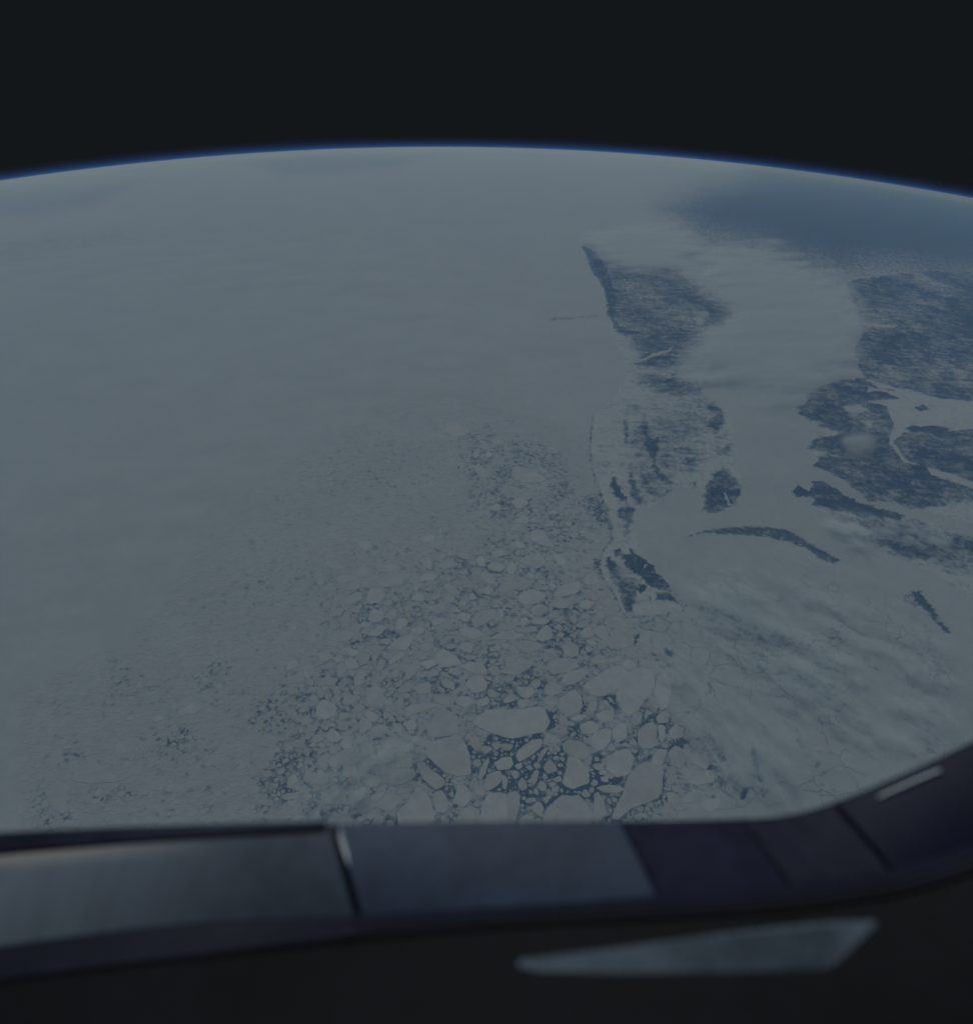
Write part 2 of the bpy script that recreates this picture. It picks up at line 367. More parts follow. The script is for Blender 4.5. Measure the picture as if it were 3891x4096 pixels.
FOREST = [
    ('G', [(50, 200), (300, 350), (500, 400), (900, 400), (1200, 600), (1500, 750), (1580, 880), (1450, 1000), (1250, 1050), (1300, 1250), (1050, 1400), (900, 1450), (600, 1420), (560, 1250), (450, 1080), (330, 930), (300, 700), (180, 500)], .60, 12),
    ('G', [(50, 200), (180, 260), (300, 380), (380, 560), (420, 700), (400, 900), (520, 1080), (440, 1080), (330, 930), (300, 700), (180, 500)], .85, 3),
    ('G', [(450, 1000), (760, 1030), (820, 1120), (560, 1140), (460, 1100)], .75, 5), ('G', [(590, 1380), (760, 1310), (960, 1260), (1060, 1330), (980, 1420), (620, 1440)], .78, 4),
    ('G', [(1230, 960), (1400, 820), (1580, 890), (1500, 990), (1330, 1020)], .85, 4), ('G', [(1030, 800), (1180, 800), (1280, 880), (1140, 940)], .75, 5),
    ('G', [(740, 600), (900, 600), (900, 700), (760, 720)], .8, 6),
    ('G', [(600, 1480), (1000, 1500), (1280, 1600), (1300, 1760), (900, 1760), (620, 1600)], .5, 8), ('G', [(860, 1540), (1020, 1520), (1080, 1640), (900, 1650)], .75, 5),
    ('F', [(190, 1340), (260, 1290), (340, 1330), (420, 1390), (470, 1420), (540, 1500), (620, 1590), (600, 1620), (480, 1600), (440, 1560), (370, 1500), (290, 1440), (250, 1380)], .95, 2),
    ('F', [(140, 1380), (200, 1400), (230, 1450), (300, 1500), (370, 1540), (390, 1620), (340, 1700), (340, 1790), (290, 1800), (230, 1650), (190, 1560), (140, 1440)], .60, 3),
    ('F', [(140, 1375), (170, 1370), (215, 1440), (200, 1460), (160, 1440)], .9, 2), ('F', [(225, 1560), (255, 1560), (260, 1650), (235, 1640)], .8, 3),
    ('F', [(385, 1560), (455, 1590), (440, 1620), (400, 1650), (385, 1610)], .9, 2), ('F', [(510, 1640), (620, 1620), (665, 1705), (570, 1700), (500, 1690)], .66, 2.5),
    ('F', [(440, 1640), (470, 1680), (500, 1690), (470, 1705), (440, 1670)], .8, 2), ('F', [(600, 1680), (660, 1690), (735, 1760), (690, 1730)], .8, 1.5),
    ('F', [(500, 1800), (620, 1782), (620, 1790), (500, 1806)], .9, 1), ('F', [(270, 1700), (340, 1690), (345, 1790), (290, 1795)], .72, 3),
    ('F', [(170, 770), (200, 770), (230, 850), (290, 930), (300, 960), (240, 940), (200, 910), (170, 840)], .92, 2.5),
    ('F', [(230, 960), (320, 960), (370, 1040), (320, 1120), (300, 1230), (270, 1230), (280, 1120), (230, 1060)], .62, 3),
    ('F', [(300, 700), (340, 700), (380, 850), (420, 940), (370, 960), (320, 900)], .74, 3),
    ('F', [(400, 720), (470, 820), (560, 870), (640, 870), (580, 950), (500, 940), (430, 880), (390, 780)], .64, 4),
    ('F', [(440, 450), (500, 480), (540, 470), (530, 560), (510, 640), (540, 720), (640, 800), (630, 850), (520, 780), (480, 640), (430, 520)], .80, 4),
    ('F', [(280, 300), (300, 300), (300, 500), (265, 540), (270, 400)], .66, 3), ('F', [(400, 280), (480, 300), (480, 380), (430, 480), (390, 430)], .56, 5),
    ('F', [(880, 220), (960, 210), (1030, 270), (1030, 350), (970, 440), (900, 400), (940, 300)], .76, 3),
    ('F', [(700, 630), (800, 600), (840, 680), (800, 740), (740, 730)], .64, 4), ('F', [(540, 630), (620, 650), (640, 740), (560, 720)], .55, 5),
    ('F', [(870, 900), (930, 760), (1010, 700), (1110, 760), (1160, 860), (1120, 980), (1060, 990), (980, 1030), (870, 1035)], .70, 3),
    ('F', [(940, 540), (1000, 570), (1060, 500), (1080, 580), (1040, 610), (980, 600)], .62, 3), ('F', [(480, 1030), (540, 1050), (510, 1100), (480, 1080)], .56, 2.5),
    ('F', [(260, 180), (880, 160), (1040, 300), (1060, 560), (1000, 640), (900, 560), (860, 760), (720, 820), (620, 860), (400, 960), (330, 940), (290, 620)], .30, 14), ('F', [(780, 800), (820, 800), (800, 860)], .6, 2),
    ('H', [(520, 100), (540, 180), (590, 300), (610, 400), (550, 490), (620, 620), (450, 650), (340, 690), (235, 800), (330, 870), (480, 930), (335, 965), (305, 1015), (400, 1040), (370, 1060), (340, 1110), (470, 1160), (520, 1205), (590, 1250), (640, 1300), (780, 1310), (870, 1345), (1330, 1300), (1330, 60), (900, 40)], .66, 2),
    ('H', [(580, 150), (1330, 120), (1330, 620), (700, 620), (620, 400)], .72, 12),
    ('H', [(240, 800), (420, 740), (740, 820), (760, 950), (600, 930), (400, 860)], .76, 8), ('H', [(480, 1090), (700, 1060), (960, 1200), (980, 1280), (700, 1300), (540, 1240)], .80, 8),
    ('H', [(800, 960), (1000, 1010), (1330, 1100), (1330, 1160), (900, 1090)], .84, 4), ('H', [(335, 965), (500, 990), (500, 1030), (320, 1010)], .84, 3),
    ('H', [(225, 1250), (270, 1215), (330, 1240), (340, 1190), (400, 1190), (520, 1270), (650, 1325), (860, 1380), (800, 1400), (600, 1390), (440, 1340), (330, 1320), (350, 1285), (240, 1275)], .92, 1.5),
    ('H', [(440, 1340), (800, 1390), (1330, 1530), (1330, 1750), (1000, 1660), (720, 1540), (580, 1450)], .58, 10), ('H', [(650, 1500), (760, 1510), (1000, 1600), (960, 1640), (760, 1580)], .82, 8),
]
SNOW = [  # rivers, lakes and spits of ice and snow within the land
    ('H', [(640, 680), (760, 700), (850, 690), (1010, 740), (1330, 770), (1330, 900), (1010, 920), (830, 930), (775, 975), (850, 1080), (930, 1110), (1000, 1125), (1330, 1230), (1330, 1270), (990, 1160), (960, 1115), (840, 1092), (780, 1010), (755, 985), (760, 950), (785, 880), (740, 785), (690, 770), (640, 760)], 1.5),
    ('H', [(510, 790), (590, 780), (640, 800), (560, 830)], 5), ('H', [(600, 860), (660, 870), (650, 895)], 3),
    ('F', [(340, 1750), (360, 1730), (440, 1705), (560, 1700), (640, 1710), (720, 1760), (620, 1785), (500, 1800), (370, 1812), (345, 1790)], 1.2),
    ('F', [(460, 1640), (500, 1630), (520, 1660), (500, 1700), (480, 1700), (480, 1670)], 1.2), ('F', [(400, 1650), (450, 1600), (440, 1660), (470, 1700), (410, 1710)], 1.5),
    ('F', [(420, 1430), (460, 1425), (440, 1440), (425, 1460)], .8), ('F', [(250, 1290), (300, 1280), (320, 1350), (270, 1340)], 3),
    ('F', [(95, 1420), (120, 1400), (135, 1500), (215, 1610), (250, 1700), (285, 1800), (270, 1795), (225, 1690), (175, 1600), (108, 1500)], 1.2),
    ('F', [(1020, 880), (1035, 890), (1080, 985), (1060, 980)], .8), ('G', [(620, 1370), (760, 1300), (960, 1240), (970, 1255), (780, 1320)], 1.5),
    ('H', [(610, 330), (800, 345), (780, 355), (610, 342)], 1.5), ('H', [(640, 640), (820, 690), (700, 680)], 3),
]
DARKISLE = [('H', [(890, 790), (940, 775), (980, 800), (930, 812)]), ('H', [(840, 905), (880, 888), (930, 895), (1000, 888), (1100, 905), (1060, 925), (880, 928)]), ('H', [(610, 710), (700, 700), (760, 715), (820, 745), (740, 750), (620, 755)])]
# thin dark ridge lines seen on the snow of the mainland strait
def land(name, poly, label_unused, step=1.5, seed=5, relief=420.):
    lo = poly.min(0) - 4; hi = poly.max(0) + 4
    xs = np.arange(lo[0], hi[0], step); ys = np.arange(lo[1], hi[1], step)
    X, Y = np.meshgrid(xs, ys); P = np.stack([X.ravel(), Y.ravel()], 1)
    jit = np.stack([fbm(P[:, 0] / 9, P[:, 1] / 6, 77, 4), fbm(P[:, 0] / 9, P[:, 1] / 6, 99, 4)], 1) - .5
    ins = edge_dist(poly, P + jit * 9) * np.where(inside(poly, P + jit * 9), 1, -1)
    keep = (ins > -1.0)
    g0 = ground(P)
    kx, ky = g0[:, 0] / 1000, g0[:, 1] / 1000
    fo = np.full(len(P), .10)
    Q = P + jit * 14
    for w, pts, v, s in FOREST:
        if w == 'F' and v < .9: v += .08
        m = soft(px(w, pts), Q, s * (1.1 if v >= .9 else 2.4)); fo = np.maximum(fo, v * m)
    Q2 = P + jit * 4
    for w, pts, s in SNOW:
        fo = fo * (1 - soft(px(w, pts), Q2, s)) - .25 * soft(px(w, pts), Q2, s)
    for w, pts in DARKISLE: fo = np.maximum(fo, .9 * soft(px(w, pts), Q2, 1.5))
    big = fbm(kx / 26, ky / 34, seed + 3, 4, .6) - .5; mid = fbm(kx / 8, ky / 14, seed + 5, 4, .6) - .5
    fo = fo + np.clip(fo * 2, 0, 1) * (1 - .8 * np.clip((fo - .72) * 6, 0, 1)) * (big * .75 + mid * .45)
    ridge = 1 - np.abs(fbm(kx / 7, ky / 11, seed, 5, .6) * 2 - 1)
    z = np.clip(ins / 6, 0, 1) * (60 + relief * np.clip(fo, .05, 1) * ridge ** 2 * (.4 + fbm(kx / 30, ky / 30, seed + 9, 3)))
    fo = fo + (ridge - .75) * .35
    g = g0 - EC; g = g / np.linalg.norm(g, axis=1, keepdims=True) * (RE + 25 + z)[:, None] + EC
    idx = -np.ones(len(P), int); nx, ny = len(xs), len(ys)
    q = quads_of(ny, nx); ok = keep[q].all(1); q = q[ok]
    used = np.unique(q); idx[used] = np.arange(len(used))
    o = grid_obj(name, g[used], idx[q][:, ::-1], M_LAND, dict(forest=fo[used]))
    tag(o, kind='structure'); return o
land('island_terrain', ISLAND, None)
land('mainland_terrain', MAINLAND, None, 1.7, 11)
land('cape_terrain', CAPE, None, 1.6, 15)

# ------------------------------------------------------------------ ice floes
BIG = 'large'
T = [  # window, outline, own label (or None)
 ('A', [(1090, 760), (1230, 690), (1400, 650), (1480, 700), (1540, 830), (1560, 1060), (1430, 1090), (1280, 1045), (1190, 960), (1100, 880)], 'large heart-shaped ice floe with a pointed lower tip beside the mottled cloud', 'heart-shaped floe'),
 ('A', [(1190, 400), (1270, 365), (1350, 400), (1380, 480), (1430, 560), (1450, 620), (1330, 655), (1180, 672), (1090, 640), (1140, 520)], 'dome-topped ice floe touching the top of the heart-shaped floe', None),
 ('A', [(440, 170), (540, 105), (620, 160), (635, 240), (620, 350), (490, 350), (450, 270)], 'solitary blocky ice floe with a dark pool to its upper right', 'solitary blocky floe'),
 ('A', [(715, 350), (780, 270), (835, 240), (840, 350), (740, 400)], None, None), ('A', [(640, 270), (710, 240), (720, 320), (645, 330)], None, None),
 ('A', [(860, 350), (1080, 300), (1210, 330), (1130, 370), (960, 420), (880, 450)], 'hazy wedge-shaped ice floe pointing towards the big oblong slab', 'hazy wedge-shaped floe'),
 ('A', [(930, 140), (1080, 70), (1140, 110), (1130, 190), (1020, 215)], None, None),
 ('A', [(1510, 80), (1590, 10), (1690, 20), (1745, 90), (1710, 170), (1600, 195), (1540, 150)], 'round ice floe at the left bank of the wide dark lane', 'round lane-side floe'),
 ('A', [(1640, 270), (1740, 240), (1765, 300), (1680, 345), (1630, 330)], None, None), ('A', [(1400, 300), (1440, 230), (1540, 230), (1590, 300), (1500, 360)], None, None),
 ('A', [(1265, 260), (1320, 245), (1330, 310), (1275, 320)], None, None), ('A', [(150, 740), (220, 660), (285, 670), (285, 790), (200, 790)], 'tooth-shaped ice floe at the left edge of the mottled cloud', 'tooth-shaped floe'),
 ('A', [(1560, 690), (1600, 650), (1650, 680), (1650, 790), (1610, 810), (1570, 760)], None, None), ('A', [(1670, 800), (1710, 760), (1800, 790), (1720, 850)], None, None),
 ('A', [(1640, 1090), (1690, 960), (1750, 880), (1760, 930), (1720, 1060), (1670, 1130)], 'narrow blade-like ice floe standing upright right of the heart-shaped floe', 'blade-like floe'),
 ('R5', [(1000, 1075), (1070, 1050), (1085, 1090), (1060, 1130), (1000, 1160), (990, 1130)], 'shield-shaped ice floe just right of the blade-like floe', 'shield-shaped floe'),
 ('A', [(990, 960), (1060, 940), (1130, 1010), (1230, 1080), (1290, 1140), (1260, 1200), (1180, 1230), (1100, 1170), (1010, 1050)], 'slanting hazy ice floe below the heart-shaped floe across a dark channel', 'slanting hazy floe'),
 ('A', [(880, 1370), (940, 1270), (1000, 1205), (1090, 1270), (1140, 1360), (1150, 1440), (1180, 1540), (1100, 1640), (800, 1640), (780, 1480)], 'big peaked ice floe cut by the window sill, leftmost of those along it', 'peaked sill floe'),
 ('A', [(1170, 1260), (1250, 1240), (1310, 1330), (1330, 1380), (1290, 1480), (1200, 1470), (1160, 1380)], None, None),
 ('A', [(1360, 1370), (1400, 1280), (1440, 1190), (1520, 1200), (1560, 1300), (1530, 1380), (1480, 1420)], None, None),
 ('A', [(1410, 1530), (1490, 1430), (1600, 1420), (1660, 1470), (1640, 1600), (1420, 1620)], None, None),
 ('R5', [(985, 1220), (1010, 1180), (1060, 1168), (1108, 1180), (1108, 1340), (960, 1340)], 'broad ice floe at the window sill, left half of a cracked pair', None),
 ('R5', [(1113, 1175), (1160, 1160), (1180, 1200), (1172, 1260), (1150, 1330), (1113, 1330)], 'narrower ice floe at the window sill, right half of a cracked pair', None),
 ('A', [(1600, 1230), (1680, 1240), (1700, 1300), (1630, 1290)], None, None), ('A', [(1350, 1130), (1380, 1120), (1430, 1170), (1400, 1180)], None, None), ('A', [(1300, 1110), (1345, 1085), (1360, 1105)], None, None),
 ('R5', [(950, 760), (1010, 725), (1100, 718), (1180, 722), (1290, 703), (1320, 740), (1340, 790), (1310, 840), (1220, 860), (1140, 880), (1060, 860), (980, 830), (930, 800)], 'the biggest oblong ice slab, lying level above the dark open water', 'big oblong slab'),
 ('B', [(680, 220), (800, 145), (870, 190), (890, 300), (840, 360), (740, 400), (680, 330)], 'six-sided ice floe right of the dark lane ending the oblong slab', 'six-sided floe'),
 ('B', [(890, 110), (1000, 30), (1130, -60), (1250, -70), (1330, -20), (1300, 60), (1200, 150), (1080, 205), (980, 190)], 'big smooth leaf-shaped ice floe slanting up towards the headland', 'leaf-shaped floe'),
 ('B', [(1210, 180), (1260, 60), (1350, -40), (1480, -60), (1570, -20), (1560, 130), (1490, 220), (1420, 330), (1320, 395), (1260, 320)], 'big smooth ice floe tapering downward, right of the leaf-shaped floe', 'downward-tapering floe'),
 ('B', [(1575, 100), (1600, 10), (1680, 0), (1720, 60), (1720, 200), (1690, 300), (1620, 330), (1575, 220)], 'upright oval ice floe on the right flank of the downward-tapering floe', 'upright oval floe'),
 ('B', [(540, 100), (620, 65), (690, 110), (690, 170), (600, 200), (540, 180)], None, None), ('B', [(270, 120), (420, 115), (435, 170), (380, 225), (310, 200)], None, None),
 ('B', [(140, 235), (220, 180), (265, 195), (260, 240), (170, 270)], None, None), ('B', [(280, 260), (320, 225), (360, 260), (345, 310), (300, 310)], None, None),
 ('B', [(265, 770), (290, 710), (400, 620), (510, 600), (500, 680), (420, 750), (300, 815)], 'long lozenge ice floe slanting below the big oblong slab', 'long lozenge floe'),
 ('B', [(470, 800), (500, 720), (550, 675), (560, 700), (510, 790), (475, 830)], None, None),
 ('B', [(740, 850), (760, 780), (830, 770), (890, 830), (940, 880), (955, 1010), (890, 1040), (790, 1075), (700, 1020), (730, 930)], 'sharp-edged pentagonal ice floe against the darkest open water', 'pentagonal floe'),
 ('B', [(540, 560), (640, 570), (690, 620), (640, 650), (540, 620)], None, None),
 ('B', [(700, 660), (760, 610), (880, 630), (940, 690), (970, 740), (900, 800), (800, 765), (730, 730)], 'flat-backed ice floe resting on top of the pentagonal floe', 'flat-backed floe'),
 ('B', [(960, 640), (1010, 540), (1100, 500), (1160, 520), (1160, 600), (1100, 690), (1020, 720)], 'hazy slanting ice floe up and right of the flat-backed floe', None),
 ('B', [(870, 470), (960, 430), (1040, 470), (1030, 540), (920, 560), (870, 520)], None, None), ('B', [(1170, 520), (1250, 460), (1310, 510), (1300, 590), (1220, 640), (1170, 590)], None, None),
 ('B', [(1410, 540), (1470, 470), (1540, 440), (1585, 480), (1585, 600), (1610, 650), (1540, 690), (1450, 690), (1410, 640)], 'rounded pot-shaped ice floe outlined by a thin dark crack at its base', 'pot-shaped floe'),
 ('B', [(1597, 480), (1640, 470), (1670, 500), (1660, 600), (1630, 640), (1605, 600)], None, None),
 ('B', [(1110, 880), (1180, 740), (1300, 690), (1350, 740), (1365, 820), (1310, 940), (1210, 960), (1150, 920)], 'mottled grey ice floe right of the darkest open water', 'mottled grey floe'),
 ('B', [(1300, 1000), (1400, 850), (1500, 820), (1640, 870), (1640, 1050), (1600, 1160), (1480, 1210), (1350, 1250), (1230, 1360), (1165, 1350), (1220, 1200), (1270, 1105)], 'huge pale hazy ice floe reaching down to the window sill', 'huge pale floe'),
 ('B', [(1020, 1060), (1130, 1030), (1240, 1050), (1290, 1080), (1200, 1110), (1090, 1105)], 'tongue-shaped ice floe poking left out of the huge pale floe', None),
 ('B', [(530, 1300), (600, 1210), (700, 1130), (780, 1140), (850, 1125), (900, 1180), (950, 1250), (970, 1320), (940, 1420), (530, 1420)], 'wide dome-shaped ice floe at the window sill under the darkest water', 'dome-shaped sill floe'),
 ('B', [(400, 1250), (470, 1190), (510, 1210), (525, 1260), (495, 1330), (440, 1290)], None, None), ('B', [(1000, 1250), (1000, 1120), (1040, 1100), (1090, 1200), (1110, 1280), (1060, 1380), (985, 1380)], None, None),
 ('B', [(290, 1010), (320, 965), (360, 1000), (370, 1070), (320, 1090), (285, 1050)], None, None), ('B', [(400, 970), (450, 890), (480, 900), (470, 980), (430, 1040)], None, None),
 ('B', [(465, 1050), (500, 990), (545, 1030), (550, 1090), (500, 1090)], None, None), ('B', [(520, 870), (580, 790), (640, 860), (650, 900), (600, 920), (560, 930)], None, None),
 ('B', [(60, 830), (130, 780), (220, 770), (240, 840), (200, 890), (100, 890)], None, None), ('B', [(220, 900), (290, 910), (290, 960), (250, 980)], None, None),
 ('B', [(255, 850), (320, 820), (325, 870), (280, 890)], None, None), ('B', [(610, 980), (680, 950), (695, 1000), (640, 1010)], None, None), ('B', [(570, 1020), (610, 1005), (650, 1025), (600, 1065)], None, None),
 ('B', [(515, 1160), (580, 1130), (580, 1170), (545, 1215)], None, None), ('B', [(675, 1070), (695, 1065), (710, 1090), (695, 1112)], None, None), ('B', [(1010, 380), (1090, 340), (1180, 350), (1170, 430), (1080, 450)], None, None),
 ('B', [(1350, 420), (1400, 350), (1450, 360), (1440, 450), (1380, 480)], None, None), ('B', [(1580, 400), (1640, 340), (1700, 360), (1690, 450), (1600, 450)], None, None),
 ('B', [(950, 330), (980, 250), (1020, 260), (1020, 320), (970, 370)], None, None), ('B', [(770, 410), (900, 370), (930, 400), (840, 440)], None, None), ('B', [(1060, 960), (1130, 950), (1130, 1010), (1070, 1000)], None, None),
 ('B', [(1040, 915), (1110, 895), (1120, 930), (1060, 940)], None, None), ('B', [(135, 950), (160, 940), (190, 990), (170, 1080), (140, 1050)], None, None), ('B', [(1530, 800), (1600, 700), (1680, 710), (1640, 850), (1570, 860)], None, None),
 ('B', [(1700, 720), (1760, 665), (1830, 700), (1870, 790), (1800, 880), (1720, 840)], None, None), ('B', [(655, 530), (730, 490), (750, 540), (700, 575)], None, None),
 ('C', [(560, 360), (600, 310), (700, 270), (870, 260), (840, 330), (790, 390), (600, 405)], 'long flat-topped hazy ice floe in the upper left of the broken pack', 'flat-topped hazy floe'),
 ('C', [(560, 230), (580, 170), (720, 160), (770, 200), (700, 240)], None, None), ('C', [(450, 520), (480, 430), (590, 430), (640, 480), (590, 560), (470, 580)], None, None),
 ('C', [(660, 1060), (760, 960), (860, 910), (960, 940), (930, 1000), (870, 1070), (760, 1075)], 'slipper-shaped ice floe with a flat lower edge, far left of the wide dark lane', 'slipper-shaped floe'),
 ('C', [(1580, 800), (1590, 720), (1660, 660), (1780, 630), (1835, 650), (1810, 730), (1700, 800), (1610, 830)], 'smooth bean-like ice floe slanting up to the right beside dark water', 'bean-like floe'),
 ('C', [(1430, 870), (1480, 820), (1590, 840), (1690, 890), (1690, 930), (1600, 960), (1480, 930)], 'oval ice floe tipping down to the right under the bean-like floe', None),
 ('C', [(1450, 1260), (1560, 1205), (1660, 1210), (1720, 1260), (1740, 1340), (1620, 1330)], 'fish-shaped ice floe with its blunt end against the wide dark lane', 'fish-shaped floe'),
 ('C', [(1180, 1130), (1260, 1065), (1330, 1100), (1430, 1170), (1460, 1230), (1330, 1255), (1220, 1250)], 'humped ice floe left of the fish-shaped floe', 'humped floe'),
 ('C', [(1020, 1230), (1060, 1190), (1160, 1180), (1205, 1220), (1100, 1280)], None, None), ('C', [(850, 1370), (880, 1280), (960, 1200), (1010, 1190), (1010, 1260), (900, 1390)], 'tall sausage-like ice floe leaning right between two dark pools', 'sausage-like floe'),
 ('C', [(680, 1210), (750, 1130), (840, 1095), (830, 1150), (710, 1230)], None, None), ('C', [(500, 1140), (560, 1090), (580, 1130), (540, 1190), (510, 1190)], None, None), ('C', [(550, 1270), (590, 1180), (650, 1180), (620, 1270), (570, 1320)], None, None),
 ('C', [(370, 1200), (430, 1115), (470, 1160), (440, 1220), (380, 1240)], None, None), ('C', [(1020, 110), (1090, 80), (1150, 140), (1140, 210), (1080, 190)], None, None), ('C', [(1330, 1270), (1390, 1265), (1450, 1330), (1400, 1350), (1330, 1310)], None, None),
 ('C', [(1420, 1400), (1500, 1320), (1550, 1330), (1500, 1390), (1430, 1430)], None, None), ('C', [(930, 500), (1000, 470), (1070, 500), (1050, 550), (940, 540)], None, None), ('C', [(1110, 620), (1220, 580), (1290, 640), (1200, 690)], None, None),
 ('C', [(920, 860), (1000, 820), (1060, 850), (1060, 890), (980, 910)], None, None), ('C', [(1760, 1050), (1850, 1030), (1876, 1080), (1780, 1090)], None, None), ('C', [(560, 1410), (620, 1320), (670, 1310), (660, 1360), (600, 1410)], None, None),
 ('C', [(230, 1310), (290, 1285), (330, 1320), (290, 1360)], None, None), ('C', [(1225, 960), (1280, 945), (1305, 1000), (1240, 1020)], None, None), ('C', [(1540, 480), (1590, 460), (1630, 520), (1570, 540)], None, None),
 ('D', [(380, 215), (450, 165), (570, 140), (610, 190), (630, 220), (550, 275), (480, 250)], 'diamond-shaped ice floe in the loose ice left of the headland coast', 'diamond-shaped floe'),
 ('D', [(695, 165), (750, 150), (800, 210), (785, 245), (740, 240)], None, None), ('D', [(205, 470), (230, 420), (350, 385), (385, 440), (260, 500)], 'skewed four-sided ice floe up and left of the rounded oval floe', None),
 ('D', [(50, 470), (110, 435), (165, 470), (110, 510)], None, None), ('D', [(385, 560), (400, 490), (500, 460), (600, 490), (620, 530), (560, 580), (440, 595)], 'rounded oval ice floe left of the long cigar-like floe', 'rounded oval floe'),
 ('D', [(690, 520), (720, 470), (800, 415), (900, 395), (945, 425), (900, 490), (780, 525)], 'long cigar-like ice floe pointing up at the snowy headland shore', 'cigar-like floe'),
 ('D', [(965, 500), (1000, 455), (1035, 490), (1020, 540), (970, 535)], None, None), ('D', [(130, 885), (260, 830), (350, 830), (420, 870), (350, 905), (200, 905)], 'thin spindle-shaped ice floe lying level over the kite-shaped floe', 'spindle-shaped floe'),
 ('D', [(910, 600), (980, 550), (1050, 575), (1020, 620), (970, 635)], None, None), ('D', [(655, 590), (690, 550), (785, 535), (740, 575), (670, 600)], None, None), ('D', [(500, 650), (520, 600), (600, 595), (645, 640), (590, 690), (520, 690)], None, None),
 ('D', [(510, 750), (540, 715), (630, 710), (655, 740), (620, 770), (530, 770)], None, None), ('D', [(380, 830), (440, 795), (530, 785), (545, 830), (420, 845)], None, None),
 ('D', [(325, 935), (450, 910), (560, 930), (605, 965), (540, 1005), (460, 1020), (390, 985)], 'kite-shaped ice floe with pointed ends at left and right', 'kite-shaped floe'),
 ('D', [(530, 885), (590, 800), (640, 775), (680, 830), (680, 890), (590, 920)], None, None),
 ('D', [(215, 1190), (300, 1120), (400, 1085), (520, 1080), (500, 1140), (430, 1190), (350, 1220)], 'stained ice floe with a darker blotch at the right bank of the dark lane', 'stained floe'),
 ('D', [(640, 1170), (640, 1110), (780, 1065), (880, 1080), (920, 1140), (820, 1190), (700, 1210)], 'broad trapezoid ice floe right of the stained floe', 'trapezoid floe'),
 ('D', [(1170, 950), (1200, 840), (1280, 810), (1360, 840), (1405, 890), (1390, 950), (1300, 985), (1210, 985)], 'bell-shaped ice floe just below the tip of the headland', 'bell-shaped floe'),
 ('D', [(770, 1250), (820, 1190), (960, 1160), (990, 1200), (900, 1280), (800, 1310)], 'slanting ice floe squeezed between the trapezoid and leaf-shaped floes', None),
 ('D', [(770, 960), (850, 930), (915, 970), (910, 1040), (850, 1060), (790, 1030)], None, None), ('D', [(1020, 1080), (1090, 1030), (1150, 1060), (1140, 1110), (1060, 1120)], None, None), ('D', [(1290, 1110), (1360, 1080), (1420, 1120), (1380, 1170), (1310, 1150)], None, None),
 ('D', [(640, 690), (680, 655), (740, 670), (735, 710), (660, 715)], None, None), ('D', [(830, 720), (870, 680), (905, 740), (870, 765)], None, None), ('D', [(400, 715), (460, 710), (465, 750), (425, 795)], None, None),
 ('D', [(400, 655), (460, 635), (475, 670), (420, 685)], None, None), ('D', [(925, 840), (1000, 790), (1050, 850), (1000, 890), (940, 880)], None, None), ('D', [(975, 920), (1030, 895), (1080, 940), (1030, 965)], None, None),
 ('D', [(120, 985), (180, 955), (240, 970), (200, 1005)], None, None), ('D', [(205, 650), (240, 635), (255, 690), (225, 705)], None, None), ('D', [(455, 330), (490, 310), (525, 340), (500, 370), (465, 355)], None, None),
 ('D', [(1030, 335), (1060, 330), (1100, 375), (1060, 380)], None, None), ('D', [(720, 860), (760, 835), (790, 860), (760, 890)], None, None), ('D', [(700, 730), (760, 705), (820, 755), (760, 760)], None, None),
 ('D', [(1050, 700), (1110, 660), (1140, 700), (1090, 735)], None, None), ('D', [(690, 790), (740, 770), (780, 800), (740, 825)], None, None), ('D', [(1230, 1070), (1270, 1030), (1280, 1070), (1250, 1100)], None, None),
 ('D', [(640, 400), (680, 390), (720, 440), (680, 450)], None, None), ('D', [(270, 720), (295, 690), (310, 740), (280, 765)], None, None), ('D', [(970, 970), (1020, 965), (1030, 1000), (990, 1015)], None, None),
 ('E', [(205, 300), (210, 215), (300, 210), (330, 250), (400, 270), (400, 310), (330, 345), (250, 335)], 'boot-shaped ice floe, the topmost large one before the pack fades into haze', 'boot-shaped floe'),
 ('E', [(810, 690), (830, 645), (890, 635), (980, 660), (1080, 700), (1130, 745), (1090, 770), (950, 775), (850, 755)], 'large teardrop ice floe tapering to the right in the upper pack', 'teardrop floe'),
 ('E', [(440, 620), (510, 600), (560, 650), (600, 710), (530, 730), (480, 680)], 'axe-head ice floe left of the teardrop floe', 'axe-head floe'),
 ('E', [(445, 510), (480, 460), (515, 460), (500, 530), (470, 550)], None, None), ('E', [(625, 580), (660, 535), (720, 535), (745, 560), (730, 605), (640, 610)], None, None), ('E', [(555, 515), (590, 485), (630, 500), (620, 535), (580, 540)], None, None),
 ('E', [(810, 960), (890, 915), (940, 940), (970, 970), (900, 1020), (870, 1015)], 'rhombic ice floe in clear dark water below the teardrop floe', 'rhombic floe'),
 ('E', [(610, 1010), (670, 975), (705, 990), (705, 1030), (650, 1045)], None, None), ('E', [(840, 1130), (920, 1080), (970, 1120), (965, 1155), (880, 1160)], None, None), ('E', [(800, 1210), (860, 1165), (890, 1190), (870, 1235), (810, 1235)], None, None),
 ('E', [(985, 1310), (1000, 1230), (1060, 1215), (1130, 1260), (1190, 1330), (1200, 1380), (1110, 1370), (1040, 1340)], 'large shell-shaped ice floe with a dark pool along its lower edge', 'shell-shaped floe'),
 ('E', [(1115, 1175), (1160, 1125), (1210, 1140), (1190, 1185), (1130, 1190)], None, None), ('E', [(1185, 1240), (1220, 1210), (1280, 1225), (1260, 1255), (1210, 1260)], None, None), ('E', [(985, 1125), (1020, 1100), (1060, 1125), (1040, 1150), (1000, 1145)], None, None),
